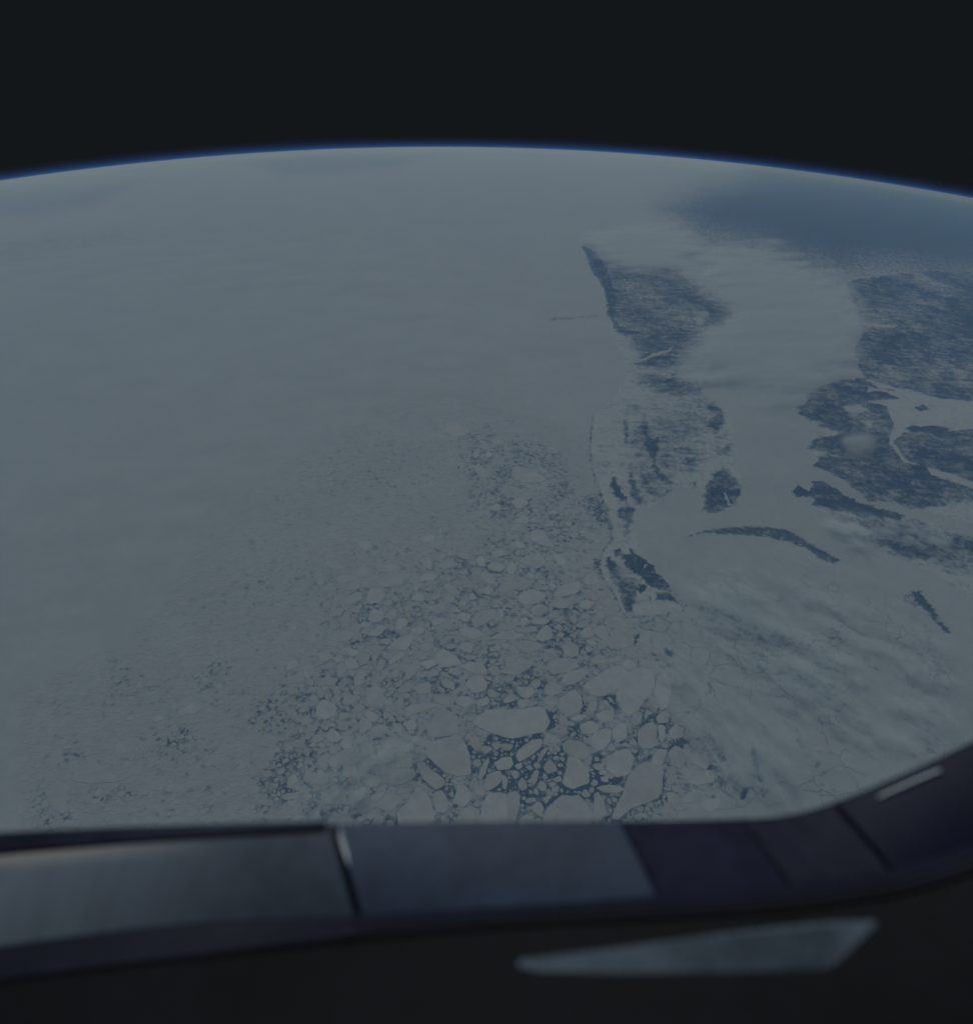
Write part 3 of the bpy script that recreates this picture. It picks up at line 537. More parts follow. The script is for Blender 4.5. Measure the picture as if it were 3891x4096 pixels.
 ('E', [(1310, 1150), (1350, 1135), (1380, 1165), (1340, 1190)], None, None), ('E', [(1140, 460), (1200, 440), (1275, 465), (1210, 500), (1150, 490)], None, None), ('E', [(610, 390), (690, 350), (735, 390), (680, 420)], None, None),
 ('E', [(1140, 1055), (1200, 1035), (1260, 1060), (1180, 1075)], None, None), ('E', [(680, 1355), (720, 1330), (740, 1360), (700, 1385)], None, None), ('E', [(1450, 1235), (1480, 1215), (1520, 1235), (1490, 1260)], None, None),
 ('E', [(945, 810), (990, 795), (1035, 810), (980, 830)], None, None), ('E', [(1000, 1030), (1040, 1015), (1080, 1040), (1030, 1055)], None, None), ('E', [(1300, 1355), (1340, 1335), (1360, 1370), (1320, 1385)], None, None),
 ('E', [(525, 450), (560, 425), (620, 450), (570, 470)], None, None), ('E', [(1090, 670), (1120, 645), (1150, 670), (1110, 695)], None, None), ('E', [(440, 250), (500, 220), (545, 260), (480, 285)], None, None),
 ('L', [(240, 1160), (300, 1115), (370, 1140), (350, 1200), (340, 1280), (280, 1260)], 'molar-like hazy ice floe alone in the lower left corner', 'molar-like floe'),
 ('L', [(380, 1100), (450, 1030), (500, 1000), (600, 1070), (700, 1080), (640, 1110), (480, 1120)], 'faint sprawling ice floe up and right of the molar-like floe', 'faint sprawling floe'),
 ('L', [(1405, 1070), (1440, 1045), (1465, 1065), (1440, 1085), (1415, 1085)], 'bright button-like ice floe left of the dark lower-left pool', 'button-like floe'),
 ('L', [(985, 715), (1040, 685), (1085, 710), (1050, 745), (990, 745)], 'pale blurred ice floe, widest in the hazy left pack', 'pale blurred floe'),
 ('L', [(945, 740), (970, 725), (990, 742), (975, 760)], None, None), ('L', [(805, 770), (850, 755), (885, 770), (830, 795)], None, None), ('L', [(685, 665), (700, 650), (725, 660), (705, 675)], None, None),
 ('L', [(725, 750), (750, 740), (770, 755), (735, 770)], None, None), ('L', [(1025, 835), (1055, 815), (1070, 825), (1040, 845)], None, None), ('L', [(1515, 990), (1540, 980), (1548, 1000), (1525, 1010)], None, None),
 ('L', [(1590, 1030), (1610, 1018), (1620, 1028), (1600, 1040)], None, None), ('L', [(1595, 990), (1620, 985), (1630, 1000), (1605, 1003)], None, None), ('L', [(1555, 800), (1575, 790), (1590, 805), (1565, 812)], None, None),
 ('L', [(1600, 835), (1615, 825), (1625, 840), (1610, 850)], None, None), ('L', [(1655, 915), (1680, 900), (1700, 915), (1670, 925)], None, None), ('L', [(1705, 915), (1730, 900), (1745, 920), (1720, 930)], None, None), ('L', [(1780, 865), (1795, 855), (1810, 870), (1790, 880)], None, None),
]
rng = random.Random(45)
def round_outline(poly, per=4, tens=.42):
    """smooth closed outline through the corners, a little ragged"""
    n = len(poly); out = []
    for i in range(n):
        p0, p1, p2, p3 = poly[i - 1], poly[i], poly[(i + 1) % n], poly[(i + 2) % n]
        m1 = (p2 - p0) * .5 * tens; m2 = (p3 - p1) * .5 * tens
        for k in range(per):
            t = k / per; t2 = t * t; t3 = t2 * t
            out.append((2 * t3 - 3 * t2 + 1) * p1 + (t3 - 2 * t2 + t) * m1 + (-2 * t3 + 3 * t2) * p2 + (t3 - t2) * m2)
    out = np.array(out); c = out.mean(0); r = math.sqrt(max(np.prod(out.max(0) - out.min(0)), 1)) * .5
    for i in range(len(out)): out[i] += np.array([rng.uniform(-1, 1), rng.uniform(-.7, .7)]) * min(.05 * r, 1.2)
    return out
SIDE, HGT = 1876 + 200, 1975 + 200
occ = np.zeros((HGT, SIDE), bool)             # photo pixels already taken by a floe or land (offset 100)
yy, xx = np.mgrid[0:HGT, 0:SIDE]
def burn(poly, grow=1.0):
    c = poly.mean(0); q = c + (poly - c) * grow
    x0, y0 = np.maximum(np.floor(q.min(0)).astype(int) + 100, 0); x1, y1 = np.ceil(q.max(0)).astype(int) + 101
    x1 = min(x1, SIDE); y1 = min(y1, HGT)
    if x1 <= x0 or y1 <= y0: return
    P = np.stack([(xx[y0:y1, x0:x1] - 100).ravel(), (yy[y0:y1, x0:x1] - 100).ravel()], 1).astype(float)
    occ[y0:y1, x0:x1] |= inside(q, P).reshape(y1 - y0, x1 - x0)
for L_ in (ISLAND, MAINLAND, CAPE): burn(L_, 1.01)

def frame_at(g):
    up = g - EC; up = up / np.linalg.norm(up)
    e = np.cross([0, 1., 0], up); e = e / np.linalg.norm(e); n = np.cross(up, e)
    return e, n, up
def plate(outline_px):
    """outline in photo pixels -> base point on the water, local corners"""
    g = ground(outline_px); c = g.mean(0); c = EC + (c - EC) / np.linalg.norm(c - EC) * RE
    e, n, up = frame_at(c); d = g - c
    loc = np.stack([d @ e, d @ n], 1)
    a = np.sum(loc[:, 0] * np.roll(loc[:, 1], -1) - np.roll(loc[:, 0], -1) * loc[:, 1])
    if a < 0: loc = loc[::-1]
    return c, (e, n, up), loc
def plate_geom(loc, top=70., bottom=-150.):
    n = len(loc); r = np.linalg.norm(loc, axis=1).max(); ins = 1 - min(.06, 120 / max(r, 1))
    V = [(x, y, bottom) for x, y in loc] + [(x, y, top * .55) for x, y in loc] + [(x * ins, y * ins, top) for x, y in loc]
    Fc = [tuple(range(2 * n, 3 * n))]
    for a in (0, n):
        Fc += [(a + i, a + (i + 1) % n, a + n + (i + 1) % n, a + n + i) for i in range(n)]
    return V, Fc
def floe_obj(outline_px):
    c, (e, n, up), loc = plate(outline_px)
    V, Fc = plate_geom(loc)
    o = mesh_obj('ice_floe', V, Fc, M_FLOE, smooth=False)
    o.matrix_world = Matrix(((e[0], n[0], up[0], c[0]), (e[1], n[1], up[1], c[1]), (e[2], n[2], up[2], c[2]), (0, 0, 0, 1)))
    return o
floes = []
for w, pts, lab, mark in T:
    poly = px(w, pts); out = round_outline(poly)
    area = .5 * abs(np.sum(out[:, 0] * np.roll(out[:, 1], -1) - np.roll(out[:, 0], -1) * out[:, 1]))
    floes.append(dict(o=floe_obj(out), c=out.mean(0), area=area, label=lab, mark=mark, out=out))
for f in floes: burn(f['out'], 1.04)

# the smaller floes between them
def blob(cx, cy, r, asp, ang, nv):
    """a floe of ground radius matching r photo pixels across, seen foreshortened"""
    g = ground([(cx, cy)])[0]; R0 = np.linalg.norm(g) * r / FPX
    e, n, up = frame_at(g)
    P = []
    ph = rng.uniform(0, 6.28)
    for k in range(nv):
        a = ph + 6.2832 * (k + rng.uniform(-.25, .25)) / nv
        rad = R0 * rng.uniform(.68, 1.18)
        u, v = rad * math.cos(a) * asp, rad * math.sin(a) / asp
        u, v = u * math.cos(ang) - v * math.sin(ang), u * math.sin(ang) + v * math.cos(ang)
        P.append(g + e * u + n * v)
    return project(np.array(P))
small = []
def scatter(n, rlo, rhi, zone, gap, nv, lim=None):
    lo, hi = zone.min(0), zone.max(0)
    for _ in range(n):
        x = rng.uniform(lo[0], hi[0]); y = rng.uniform(lo[1], hi[1])
        if not (-30 < x < 1900 and y < 1720): continue
        if occ[int(y) + 100, int(x) + 100]: continue
        if not inside(zone, np.array([[x, y]]))[0]: continue
        k = min(1.0, max(.42, .42 + (y - 820) / 480 * .5))
        if x < 620: k *= .62
        r = rng.uniform(rlo, rhi) * k
        if r < 1.1: r = 1.1
        asp = rng.uniform(1, 1.32)
        b = blob(x, y, r, asp, rng.uniform(0, 3.14), nv + rng.choice((-1, 0, 1)) if r > 3 else rng.choice((4, 5, 6)))
        c = b.mean(0); q = c + (b - c) * rng.uniform(1.0, 2 * gap - .98)
        qi = np.clip(q.astype(int) + 100, 0, [SIDE - 1, HGT - 1])
        if occ[qi[:, 1], qi[:, 0]].any(): continue
        if r > 3: b = round_outline(b, 2, .45)
        burn(b, 1.0 if r < 3 else 1.05)
        small.append((r, b))
Z = FLOE_ZONE
scatter(1500, 11, 23, px('P', [(560, 1060), (1150, 1000), (1240, 1260), (1330, 1330), (1400, 1680), (560, 1680)]), 1.12, 8)
scatter(5000, 7, 13, Z, 1.15, 7)
scatter(14000, 4, 8, Z, 1.18, 6)
scatter(30000, 2.0, 4.2, Z, 1.2, 6)
small.sort(key=lambda s: -s[0])
room = 298 - len(floes)
near_group = 'small floes of the broken pack'
for r, b in small[:room]:
    out = b
    area = .5 * abs(np.sum(out[:, 0] * np.roll(out[:, 1], -1) - np.roll(out[:, 0], -1) * out[:, 1]))
    floes.append(dict(o=floe_obj(out), c=out.mean(0), area=area, label=None, mark=None, out=out, rnd=True))
VV, FF = [], []
base = 0
for r, b in small[room:]:
    c, (e, n, up), loc = plate(b)
    M3 = np.stack([e, n, up], 0); k = len(loc)
    lp = np.concatenate([np.c_[loc, np.full(k, -120.)], np.c_[loc, np.full(k, 55.)]])
    VV.append(lp @ M3 + c)
    FF.append(tuple(range(base + k, base + 2 * k)))
    FF += [(base + i, base + (i + 1) % k, base + k + (i + 1) % k, base + k + i) for i in range(k)]
    base += 2 * k
brash = mesh_obj('brash_ice', np.concatenate(VV), FF, M_BRASH, smooth=False)
tag(brash, 'countless small broken floes drifting between the larger ones', 'brash ice', kind='stuff')

# labels: which floe is which
marks = [f for f in floes if f['mark']]
used = {}
ordinal = ['', 'second ', 'third ', 'fourth ', 'fifth ', 'sixth ', 'seventh ', 'eighth ', 'ninth ', 'tenth ', 'eleventh ', 'twelfth ']
todo = []
for f in floes:
    if f['label']: continue
    m = min(marks, key=lambda g: np.hypot(*((g['c'] - f['c']) * (1, 1.2))))
    d = f['c'] - m['c']; dist = float(np.hypot(*d))
    if abs(d[0]) > 2 * abs(d[1]): side = 'left of' if d[0] < 0 else 'right of'
    elif abs(d[1]) > 2 * abs(d[0]): side = 'above' if d[1] < 0 else 'below'
    else: side = ('upper ' if d[1] < 0 else 'lower ') + ('left of' if d[0] < 0 else 'right of')
    todo.append((m['mark'], side, dist, f))
todo.sort(key=lambda t: (t[0], t[1], t[2]))
for mk, side, dist, f in todo:
    i = used.get((mk, side), 0); used[(mk, side)] = i + 1
    w, h = f['out'].max(0) - f['out'].min(0)
    size = 'medium' if f['area'] > 380 else 'small' if f['area'] > 110 else 'tiny'
    shape = 'elongated' if max(w / h, h / w) > 2.1 else 'compact'
    where = ('to the ' + side) if side[0] in 'ul' or side.startswith('right') else side
    if side.startswith('left'): where = 'to the left of'
    rank = 'nearest' if i == 0 else (ordinal[i] + 'nearest' if i < 12 else 'far')
    f['label'] = f'{size} {shape} ice floe, {rank} floe {where} the {mk}'
for f in floes: tag(f['o'], f['label'], 'ice floe', 'ice floes of the broken pack')

# ------------------------------------------------------------------ clouds: lens-shaped bodies of thin vapour
def cloud(name, w, pts, label, alt, thick, dens, wind, softpx, seed, step=3.0, lump=.5, gaps=.25):
    poly = px(w, pts); lo = poly.min(0) - softpx * 1.2; hi = poly.max(0) + softpx * 1.2
    xs = np.arange(lo[0], hi[0], step); ys = np.arange(lo[1], hi[1], step)
    X, Y = np.meshgrid(xs, ys); P = np.stack([X.ravel(), Y.ravel()], 1)
    g0 = ground(P, alt); kx, ky = g0[:, 0] / 1000, g0[:, 1] / 1000
    ca, sa = math.cos(wind), math.sin(wind)
    a, b = kx * ca + ky * sa, -kx * sa + ky * ca
    jit = np.stack([fbm(a / 40, b / 14, seed + 40, 4), fbm(a / 40, b / 14, seed + 50, 4)], 1) - .5
    s = soft(poly, P + jit * softpx * 1.6, softpx)
    n = fbm(a / 34, b / 12, seed, 5, .6); n2 = fbm(a / 5, b / 3.2, seed + 7, 4, .6)
    n = .5 + (n - .5) * (.25 + 1.8 * gaps)
    h = s ** 1.7 * np.clip((n - gaps) / (1 - gaps) + lump * (n2 - .5), 0, 2)
    h = np.where(h * thick < 6, 0, h) * thick
    nx, ny = len(xs), len(ys); q = quads_of(ny, nx); ok = (h[q] > 0).any(1); q = q[ok]
    up = g0 - EC; up /= np.linalg.norm(up, axis=1, keepdims=True)
    top = g0 + up * (h * .8 + 1.0)[:, None]; bot = g0 - up * (h * .2 + 1.0)[:, None]
    usd = np.unique(q); idx = -np.ones(len(P), int); idx[usd] = np.arange(len(usd)); q = idx[q]; nu = len(usd)
    # side walls close the body along its border
    ed = np.concatenate([q[:, [0, 1]], q[:, [1, 2]], q[:, [2, 3]], q[:, [3, 0]]])
    key = np.sort(ed, 1); kk = key[:, 0].astype(np.int64) * nu + key[:, 1]
    _, inv, cnt = np.unique(kk, return_inverse=True, return_counts=True)
    bd = ed[cnt[inv] == 1]
    side = np.stack([bd[:, 0], bd[:, 0] + nu, bd[:, 1] + nu, bd[:, 1]], 1)
    quads = np.concatenate([q[:, ::-1], q + nu, side[:, ::-1]])
    o = grid_obj(name, np.concatenate([top[usd], bot[usd]]), quads, air_material('cloud_vapour', dens * .84, dens * .93, dens, (0, 0, 0, 1)))
    tag(o, label, 'cloud', 'clouds over the ice'); return o
cloud('cloud', 'R3', [(700, 240), (950, 210), (1100, 300), (1330, 380), (1380, 560), (1340, 660), (1280, 740), (1150, 830), (1000, 880), (850, 830), (650, 760), (600, 720), (700, 600), (800, 500), (720, 330)], 'broad soft cloud bank over the strait between island and mainland', 4000, 2600, 4.5e-4, .3, 42, 3, gaps=.10, lump=.12)
cloud('cloud', 'H', [(510, 960), (560, 920), (640, 920), (690, 970), (680, 1030), (600, 1060), (530, 1050)], 'small round cloud over the dark forested mainland', 3000, 2200, 6e-4, .3, 15, 31, gaps=.1, lump=.3)
cloud('cloud', 'A', [(350, 700), (600, 560), (1000, 600), (1080, 850), (900, 1030), (500, 1060), (500, 1300), (200, 1560), (-250, 1600), (-200, 1250), (0, 980), (250, 850)], 'mottled rippled cloud left of the heart-shaped floe, above the sill', 2500, 1500, 4.5e-4, .9, 38, 57, step=2.0, gaps=.12, lump=1.3)
cloud('cloud', 'G', [(100, 120), (500, 0), (1000, 0), (1250, 220), (1000, 420), (700, 440), (480, 410), (300, 320)], 'pale cloud hiding the far southern end of the island', 4500, 2400, 4.5e-4, .2, 24, 71, gaps=.08, lump=.2)
cloud('cloud', 'H', [(400, 1420), (480, 1330), (620, 1370), (760, 1420), (900, 1430), (1100, 1500), (1100, 1620), (900, 1560), (760, 1500), (640, 1520), (560, 1480), (720, 1620), (560, 1560)], 'ragged streaky cloud along the snowy mainland shore', 3000, 2000, 5e-4, -.5, 16, 83, step=2.0, gaps=.34, lump=.8)
cloud('cloud', 'R4', [(600, 420), (1150, 420), (1500, 600), (1760, 760), (1790, 1250), (1350, 1330), (980, 1180), (760, 950), (620, 700)], 'thin wispy streaks of cloud over the frozen bay', 3500, 1300, 6.0e-4, -.55, 60, 91, step=3.0, gaps=.40, lump=.5)
cloud('cloud', 'R4', [(470, 740), (640, 800), (860, 960), (1150, 1230), (1120, 1400), (800, 1400), (620, 1200), (500, 960)], 'feathery fan of thin cloud spreading from the headland down to the sill', 3500, 1300, 5.0e-4, -.95, 40, 173, step=3.0, gaps=.42, lump=.5)
cloud('cloud', 'P', [(-120, 500), (300, 470), (700, 520), (1050, 640), (1060, 720), (800, 740), (560, 820), (380, 960), (200, 1160), (-120, 1230)], 'wide thin veil of cloud over the left half of the pack', 3500, 800, 1.7e-4, .15, 110, 131, step=6.0, gaps=.0, lump=.05)

# ------------------------------------------------------------------ the air: even layers of haze following the earth's curve
def air(name, top, coef, absorb=(1, 1, 1, 1)):
    arc = np.linspace(0, math.radians(29), 221)[1:]; azs = np.linspace(-math.pi, math.pi, 361)[:-1]
    A, B = np.meshgrid(azs, arc); V = dome_points(A, B, RE + top).reshape(-1, 3)
    nr, nc = len(arc), len(azs)
    i = (np.arange(nr - 1)[:, None] * nc + np.arange(nc)[None, :]); j = np.arange(nr - 1)[:, None] * nc + (np.arange(nc)[None, :] + 1) % nc
    q = np.stack([i, j, j + nc, i + nc], -1).reshape(-1, 4)
    V = np.concatenate([V, dome_points(np.array([0.]), np.array([0.]), RE + top), [[0, 0, (RE - 120e3) * math.cos(math.radians(29)) - (RE + ALT)]]])
    a, b = len(V) - 2, len(V) - 1
    me = bpy.data.meshes.new(name)
    tri1 = [(a, (k + 1) % nc, k)[::-1] for k in range(nc)]
    off = (nr - 1) * nc; tri2 = [(b, off + k, off + (k + 1) % nc)[::-1] for k in range(nc)]
    me.from_pydata(V.tolist(), [], [tuple(x) for x in q.tolist()] + tri1 + tri2)
    me.materials.append(air_material(name, *coef, absorb))
    o = bpy.data.objects.new(name, me); COL.objects.link(o); tag(o, kind='stuff'); return o
air('haze', 5500, (0.84e-5, 1.62e-5, 3.20e-5), (.92, .92, .92, 1))
for top, k in ((8000, 1.7e-6), (11000, 8.0e-7), (15000, 4.5e-7), (20000, 2.2e-7), (26000, 1.0e-7)):
    air('haze', top, (k * .09, k * .27, k))

# ------------------------------------------------------------------ the window surround
def tile_material(name, col, rough=.5, spec=.5, sheen_streaks=None):
    t = NT(name); tc = t.n('ShaderNodeTexCoord'); v = tc.outputs['Object']
    n = t.noise(v, 60, 6, .65); n2 = t.noise(v, 9, 3, .5)
    k = t.math('MULTIPLY', t.mapr(n, .3, .7, .82, 1.15), t.mapr(n2, .3, .7, .8, 1.2))
    c = t.n('ShaderNodeVectorMath', operation='SCALE'); c.inputs[0].default_value = col; t.link(k, c.inputs['Scale'])
    res = c.outputs[0]
    if sheen_streaks:      # sheen painted lighter towards the left of the long tile, with streaks of deposit
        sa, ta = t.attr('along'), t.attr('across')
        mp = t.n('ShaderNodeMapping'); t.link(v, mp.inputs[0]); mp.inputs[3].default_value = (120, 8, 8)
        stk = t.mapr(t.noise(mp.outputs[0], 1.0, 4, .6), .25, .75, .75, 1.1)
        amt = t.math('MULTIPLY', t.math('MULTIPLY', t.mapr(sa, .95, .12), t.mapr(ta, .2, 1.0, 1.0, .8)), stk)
        res = t.mix(amt, res, sheen_streaks)
        top_sheen = t.math('MULTIPLY', t.mapr(sa, .80, .20), t.math('MULTIPLY', t.mapr(ta, .08, .16), t.mapr(ta, .20, .38, 1, 0)))  # warm lit band below the lip, also painted into the colour
        res = t.mix(top_sheen, res, (.42, .40, .385, 1))
    t.link(res, t.b.inputs['Base Color']); t.b.inputs['Roughness'].default_value = rough; t.b.inputs['Specular IOR Level'].default_value = spec
    bp = t.n('ShaderNodeBump'); bp.inputs['Strength'].default_value = .15; bp.inputs['Distance'].default_value = .001
    t.link(t.noise(v, 400, 4, .7), bp.inputs['Height']); t.link(bp.outputs[0], t.b.inputs['Normal'])
    return t.m
wf = bpy.data.objects.new('window_surround', None); COL.objects.link(wf)
wf.location = near(938, 1700, .66)
tag(wf, 'dark tiled outer surround of the spacecraft window, out of focus below the ice', 'window surround', kind='thing')
WO = np.array(wf.location)
bpy.context.view_layer.update()
def part(name, V, Fc, mat, smooth=True, parent=None):
    base = WO if parent is None else WO
    return mesh_obj(name, np.asarray(V) - base, Fc, mat, parent=wf if parent is None else parent, smooth=smooth)
def poly_at(pl, x):
    pl = np.array(pl, float); return np.interp(x, pl[:, 0], pl[:, 1])
TOP = [(-220, 1622), (62, 1608), (250, 1600), (450, 1594), (640, 1589), (800, 1586), (1000, 1584), (1172, 1583), (1300, 1582), (1402, 1579), (1489, 1576), (1545, 1567), (1602, 1550), (1684, 1518), (1804, 1465), (1880, 1428), (2000, 1360)]
BOT = [(-220, 1862), (62, 1823), (257, 1798), (411, 1784), (684, 1774), (964, 1757), (1069, 1751), (1202, 1742), (1274, 1735), (1525, 1718), (1724, 1687), (1804, 1664), (1880, 1638), (2060, 1560)]
ZT, ZB = .70, .634
def tile(x0t, x1t, x0b, x1b, mat, gap=.0011, gapr=.0011, tilt=0.0, lift=0.0, ns=60, nt=26, bul=.0025, label=None):
    s = np.linspace(0, 1, ns); tt = np.linspace(0, 1, nt)
    # crowd the rows towards the edges for the rounding
    ease = lambda u: u + .0
    rnd = .0025
    top = np.array([near(x, poly_at(TOP, x), ZT) for x in x0t + (x1t - x0t) * s])
    bot = np.array([near(x, poly_at(BOT, x), ZB) for x in x0b + (x1b - x0b) * s])
    width = np.linalg.norm(top.mean(0) - bot.mean(0)); length = np.linalg.norm(np.diff(top, axis=0), axis=1).sum()
    sg = np.unique(np.concatenate([np.linspace(gap / length, 1 - gapr / length, ns), gap / length + np.linspace(0, rnd, 6) / length, 1 - gapr / length - np.linspace(0, rnd, 6) / length]))
    tg = np.unique(np.concatenate([np.linspace(0, 1, nt), np.linspace(0, rnd, 6) / width, 1 - np.linspace(0, rnd, 6) / width]))
    P = np.zeros((len(sg), len(tg), 3))
    for i, u in enumerate(sg):
        a = np.array([np.interp(u, s, top[:, k]) for k in range(3)]); b = np.array([np.interp(u, s, bot[:, k]) for k in range(3)])
        P[i] = a[None] + (b - a)[None] * tg[:, None]
    dU = np.gradient(P, axis=0); dV = np.gradient(P, axis=1)
    N = np.cross(dV, dU); N /= np.linalg.norm(N, axis=2, keepdims=True)
    if (N.mean((0, 1)) @ CR[:, 2]) < 0: N = -N
    du = np.minimum((sg - sg[0]), (sg[-1] - sg)) * length; dv = np.minimum(tg, 1 - tg) * width
    drop = lambda d: np.where(d < rnd, rnd - np.sqrt(np.maximum(rnd ** 2 - (rnd - np.minimum(d, rnd)) ** 2, 0)), 0)
    h = bul * 4 * (tg * (1 - tg))[None, :] * np.ones(len(sg))[:, None] + tilt * (.5 - sg)[:, None] + lift - drop(du)[:, None] - drop(dv)[None, :]
    Q = P + N * h[..., None]
    ni, nj = len(sg), len(tg)
    V = list(Q.reshape(-1, 3)); Fc = [tuple(q) for q in quads_of(ni, nj).tolist()]
    # walls down into the joint
    ring = [i * nj for i in range(ni)] + [(ni - 1) * nj + j for j in range(1, nj)] + [i * nj + nj - 1 for i in range(ni - 2, -1, -1)] + [j for j in range(nj - 2, 0, -1)]
    b0 = len(V); Nm = N.reshape(-1, 3)
    for r in ring: V.append(Q.reshape(-1, 3)[r] - Nm[r] * .016)
    m = len(ring); Fc += [(ring[k], b0 + k, b0 + (k + 1) % m, ring[(k + 1) % m]) for k in range(m)]
    o = part('tile', V, Fc, mat)
    me = o.data
    for nm, val in (('along', np.repeat(sg, nj)), ('across', np.tile(tg, ni))):
        at = me.attributes.new(nm, 'FLOAT', 'POINT'); at.data.foreach_set('value', np.concatenate([val, val[ring]]).astype(np.float32))
    if label: o['label'] = label
    return o
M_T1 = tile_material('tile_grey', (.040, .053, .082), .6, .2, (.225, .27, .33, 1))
M_T2 = tile_material('tile_slate', (.034, .054, .100), .55, .15)
M_T3 = tile_material('tile_black', (.0165, .0170, .042), .55, .05)
M_T4 = tile_material('tile_charcoal', (.023, .0245, .047), .55, .05)
M_T5 = tile_material('tile_blueblack', (.0085, .010, .030), .5, .06)
M_BLACK = tile_material('black_rubber', (.0055, .0068, .0082), .7, .1)
M_NAVY = tile_material('navy_gasket', (.007, .009, .022), .6, .15)
M_GLINT = tile_material('pale_glint', (.62, .68, .70), .6, .3)
M_RIM = tile_material('dim_glint', (.42, .47, .49), .6, .2)
M_SCREW = tile_material('rusty_screw', (.075, .045, .045), .6, .3)
M_SILL = tile_material('grey_sill', (.085, .108, .138), .7, .1)
tile(-220, 636, -220, 689, M_T1, label='long streaked grey tile with painted sheen, brightest of the surround')
tile(642, 1196, 695, 1272, M_T2, gapr=.0002, label='slate grey tile with a painted glint at its joint')
tile(1197, 1426, 1274, 1529, M_T3, gap=.0002, gapr=.0002, label='black tile')
tile(1428, 1605, 1531, 1723, M_T4, gap=.0002, gapr=.0005, label='charcoal tile at the bend of the surround')
tile(1607, 2000, 1725, 2060, M_T5, gap=.0005, label='blue-black tile curving up at the right')
def strip(name, top, bot, ztop, zbot_, mat, n=90, x0=-220, x1=2040, thick=.006, bulge=0.0, parent=None):
    xs = np.linspace(x0, x1, n); m = 8; V, Fc = [], []
    for x in xs:
        zbot = zbot_(x) if callable(zbot_) else zbot_
        a = near(x, poly_at(top, x), ztop); b = near(x, poly_at(bot, x), zbot)
        for k in range(m + 1):
            u = k / m; V.append(a + (b - a) * u + CR[:, 2] * bulge * 4 * u * (1 - u))
    c = m + 1
    nV = len(V); back = -CR[:, 2] * thick
    V += [v + back for v in V]
    q = quads_of(n, c)
    Fc = [tuple(f) for f in q.tolist()] + [tuple(f[::-1] + nV) for f in q]
    ring = [i * c for i in range(n)] + [(n - 1) * c + j for j in range(1, c)] + [i * c + c - 1 for i in range(n - 2, -1, -1)] + [j for j in range(c - 2, 0, -1)]
    k = len(ring); Fc += [(ring[i], ring[i] + nV, ring[(i + 1) % k] + nV, ring[(i + 1) % k]) for i in range(k)]
    return part(name, V, Fc, mat, smooth=False, parent=parent)
off = lambda pl, d: [(x, y + d) for x, y in pl]
# outer lip over the grey tile, narrowing right; bevel shade put into the colour
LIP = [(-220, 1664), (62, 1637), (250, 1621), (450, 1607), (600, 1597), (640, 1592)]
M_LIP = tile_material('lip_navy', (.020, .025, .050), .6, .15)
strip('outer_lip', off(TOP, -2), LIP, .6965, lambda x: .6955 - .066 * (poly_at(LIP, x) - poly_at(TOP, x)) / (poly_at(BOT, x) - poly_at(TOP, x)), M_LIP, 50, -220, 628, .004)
strip('backing', off(TOP, 5), BOT, .712, .646, M_NAVY, 100, -215, 2000, .004)
# seal, retainer bead and black inner frame below the tiles
B2 = [(-220, 1930), (62, 1880), (411, 1838), (684, 1806), (964, 1780), (1274, 1762), (1525, 1746), (1724, 1716), (1804, 1694), (1880, 1668), (2060, 1590)]
strip('gasket', off(BOT, -4), B2, .633, .606, M_NAVY)
B3 = [(-220, 2160), (2060, 2160)]
strip('inner_frame', off(B2, -3), B3, .608, .47, M_BLACK, thick=.01)
def rod(name, pl, z, r, mat, n=100, x0=0, x1=1):
    xs = np.linspace(x0, x1, n); C = np.array([near(x, poly_at(pl, x), z) for x in xs]); V, Fc = [], []
    tdir = np.gradient(C, axis=0); tdir /= np.linalg.norm(tdir, axis=1, keepdims=True)
    for c, t in zip(C, tdir):
        a = np.cross(t, CR[:, 2]); a /= np.linalg.norm(a); b = np.cross(t, a)
        V += [c + r * (math.cos(k * math.pi / 4) * a + math.sin(k * math.pi / 4) * b) for k in range(8)]
    Fc = [(i * 8 + k, i * 8 + (k + 1) % 8, (i + 1) * 8 + (k + 1) % 8, (i + 1) * 8 + k) for i in range(n - 1) for k in range(8)]
    Fc += [tuple(range(7, -1, -1)), tuple((n - 1) * 8 + k for k in range(8))]
    return part(name, V, Fc, mat)
rod('retainer_bead', B2, .602, .0012, M_T4, 120, -200, 2040)
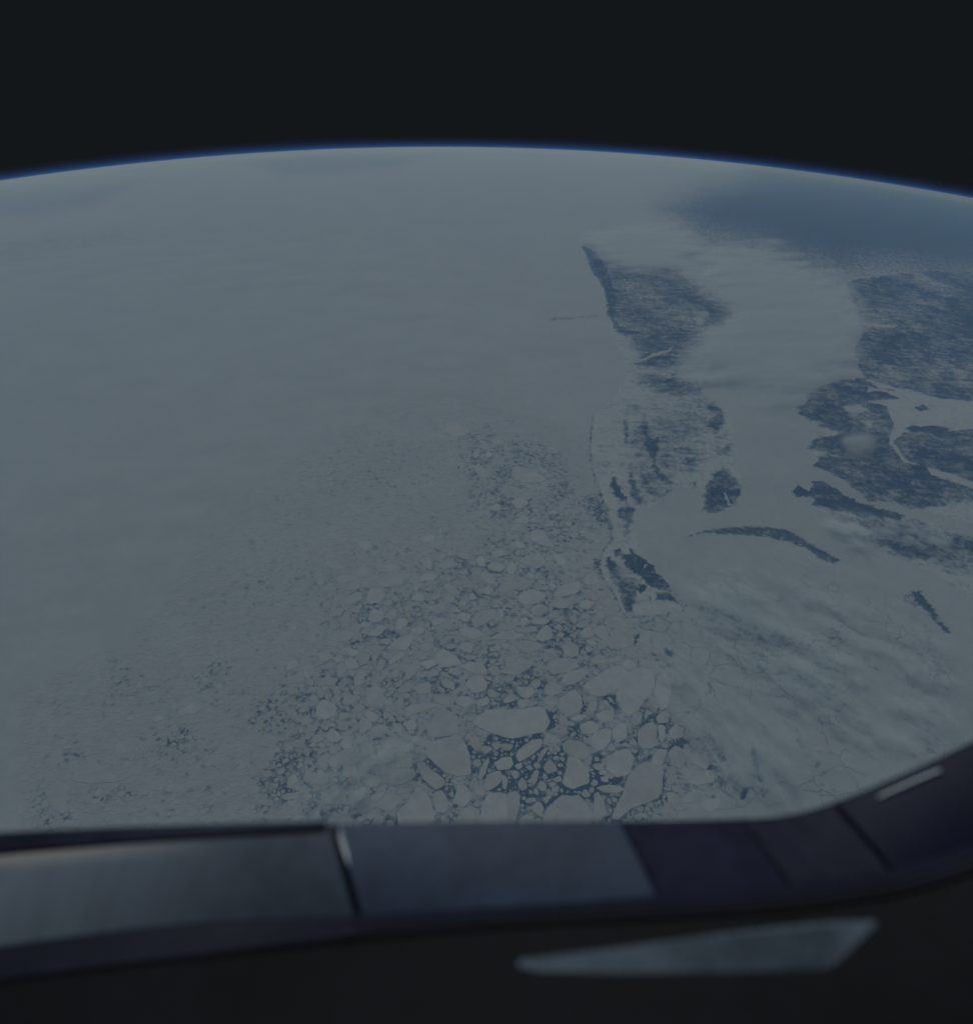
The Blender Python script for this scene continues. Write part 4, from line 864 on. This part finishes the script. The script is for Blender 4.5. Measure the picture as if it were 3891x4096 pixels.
# painted sun glints: a pale sliver at the joint, another on the right rim
def sliver(name, p0, p1, w0, w1, z0, z1, mat, n=10, lab=None, proud=.0015):
    p0, p1 = np.array(p0, float), np.array(p1, float); d = (p1 - p0); nrm = np.array([-d[1], d[0]]) / np.hypot(*d); V, Fc = [], []
    for i in range(n):
        u = i / (n - 1); c = p0 + d * u; z = z0 + (z1 - z0) * u; w = (w0 + (w1 - w0) * u) * math.sin(math.pi * (.08 + .84 * u)) ** .5
        for k in range(5):
            a = (k / 4 - .5) * 2; q = c + nrm * w * a * .5
            V.append(near(q[0], q[1], z) + CR[:, 2] * proud * (1 - a * a))
    nV = len(V); V += [v - CR[:, 2] * .004 for v in V]
    q = quads_of(n, 5); ring = [i * 5 for i in range(n)] + [(n - 1) * 5 + j for j in range(1, 5)] + [i * 5 + 4 for i in range(n - 2, -1, -1)] + [3, 2, 1]
    k = len(ring)
    Fc = [tuple(f) for f in q.tolist()] + [tuple(f[::-1] + nV) for f in q] + [(ring[i], ring[i] + nV, ring[(i + 1) % k] + nV, ring[(i + 1) % k]) for i in range(k)]
    o = part(name, V, Fc, mat)
    if lab: o['label'] = lab
    return o
sliver('joint_glint', (654, 1605), (673, 1668), 9, 7, .690, .668, M_GLINT, lab='bright painted glint at the joint')
sliver('rim_glint', (1694, 1541), (1815, 1487), 5.0, 3.0, .6875, .6875, M_RIM, 16, lab='bright painted glint on the dark rim', proud=.0004)
# grey sill of the inner frame, its corner showing at the lower right
SP = [(1000, 1858), (1040, 1853), (1200, 1834), (1400, 1806), (1600, 1785), (1692, 1781)]
SB = [(1000, 1866), (1040, 1874), (1200, 1878), (1400, 1876), (1590, 1870), (1612, 1860), (1692, 1783)]
strip('sill_panel', SP, SB, .520, .505, M_SILL, 60, 1000, 1692, .004)
# two dull reddish screw heads on the seal
for x, y in ((672, 1803), (1252, 1776)):
    c = near(x, y, .604); ax, ay, az = CR[:, 0], CR[:, 1], CR[:, 2]; V, Fc = [], []
    for r, h in ((.0022, -.001), (.0022, .0008), (.0012, .0016)):
        V += [c + r * (math.cos(k * math.pi / 5) * ax + math.sin(k * math.pi / 5) * ay) + az * h for k in range(10)]
    for b in (0, 10): Fc += [(b + k, b + (k + 1) % 10, b + 10 + (k + 1) % 10, b + 10 + k) for k in range(10)]
    Fc.append(tuple(range(20, 30)))
    part('screw', V, Fc, M_SCREW)
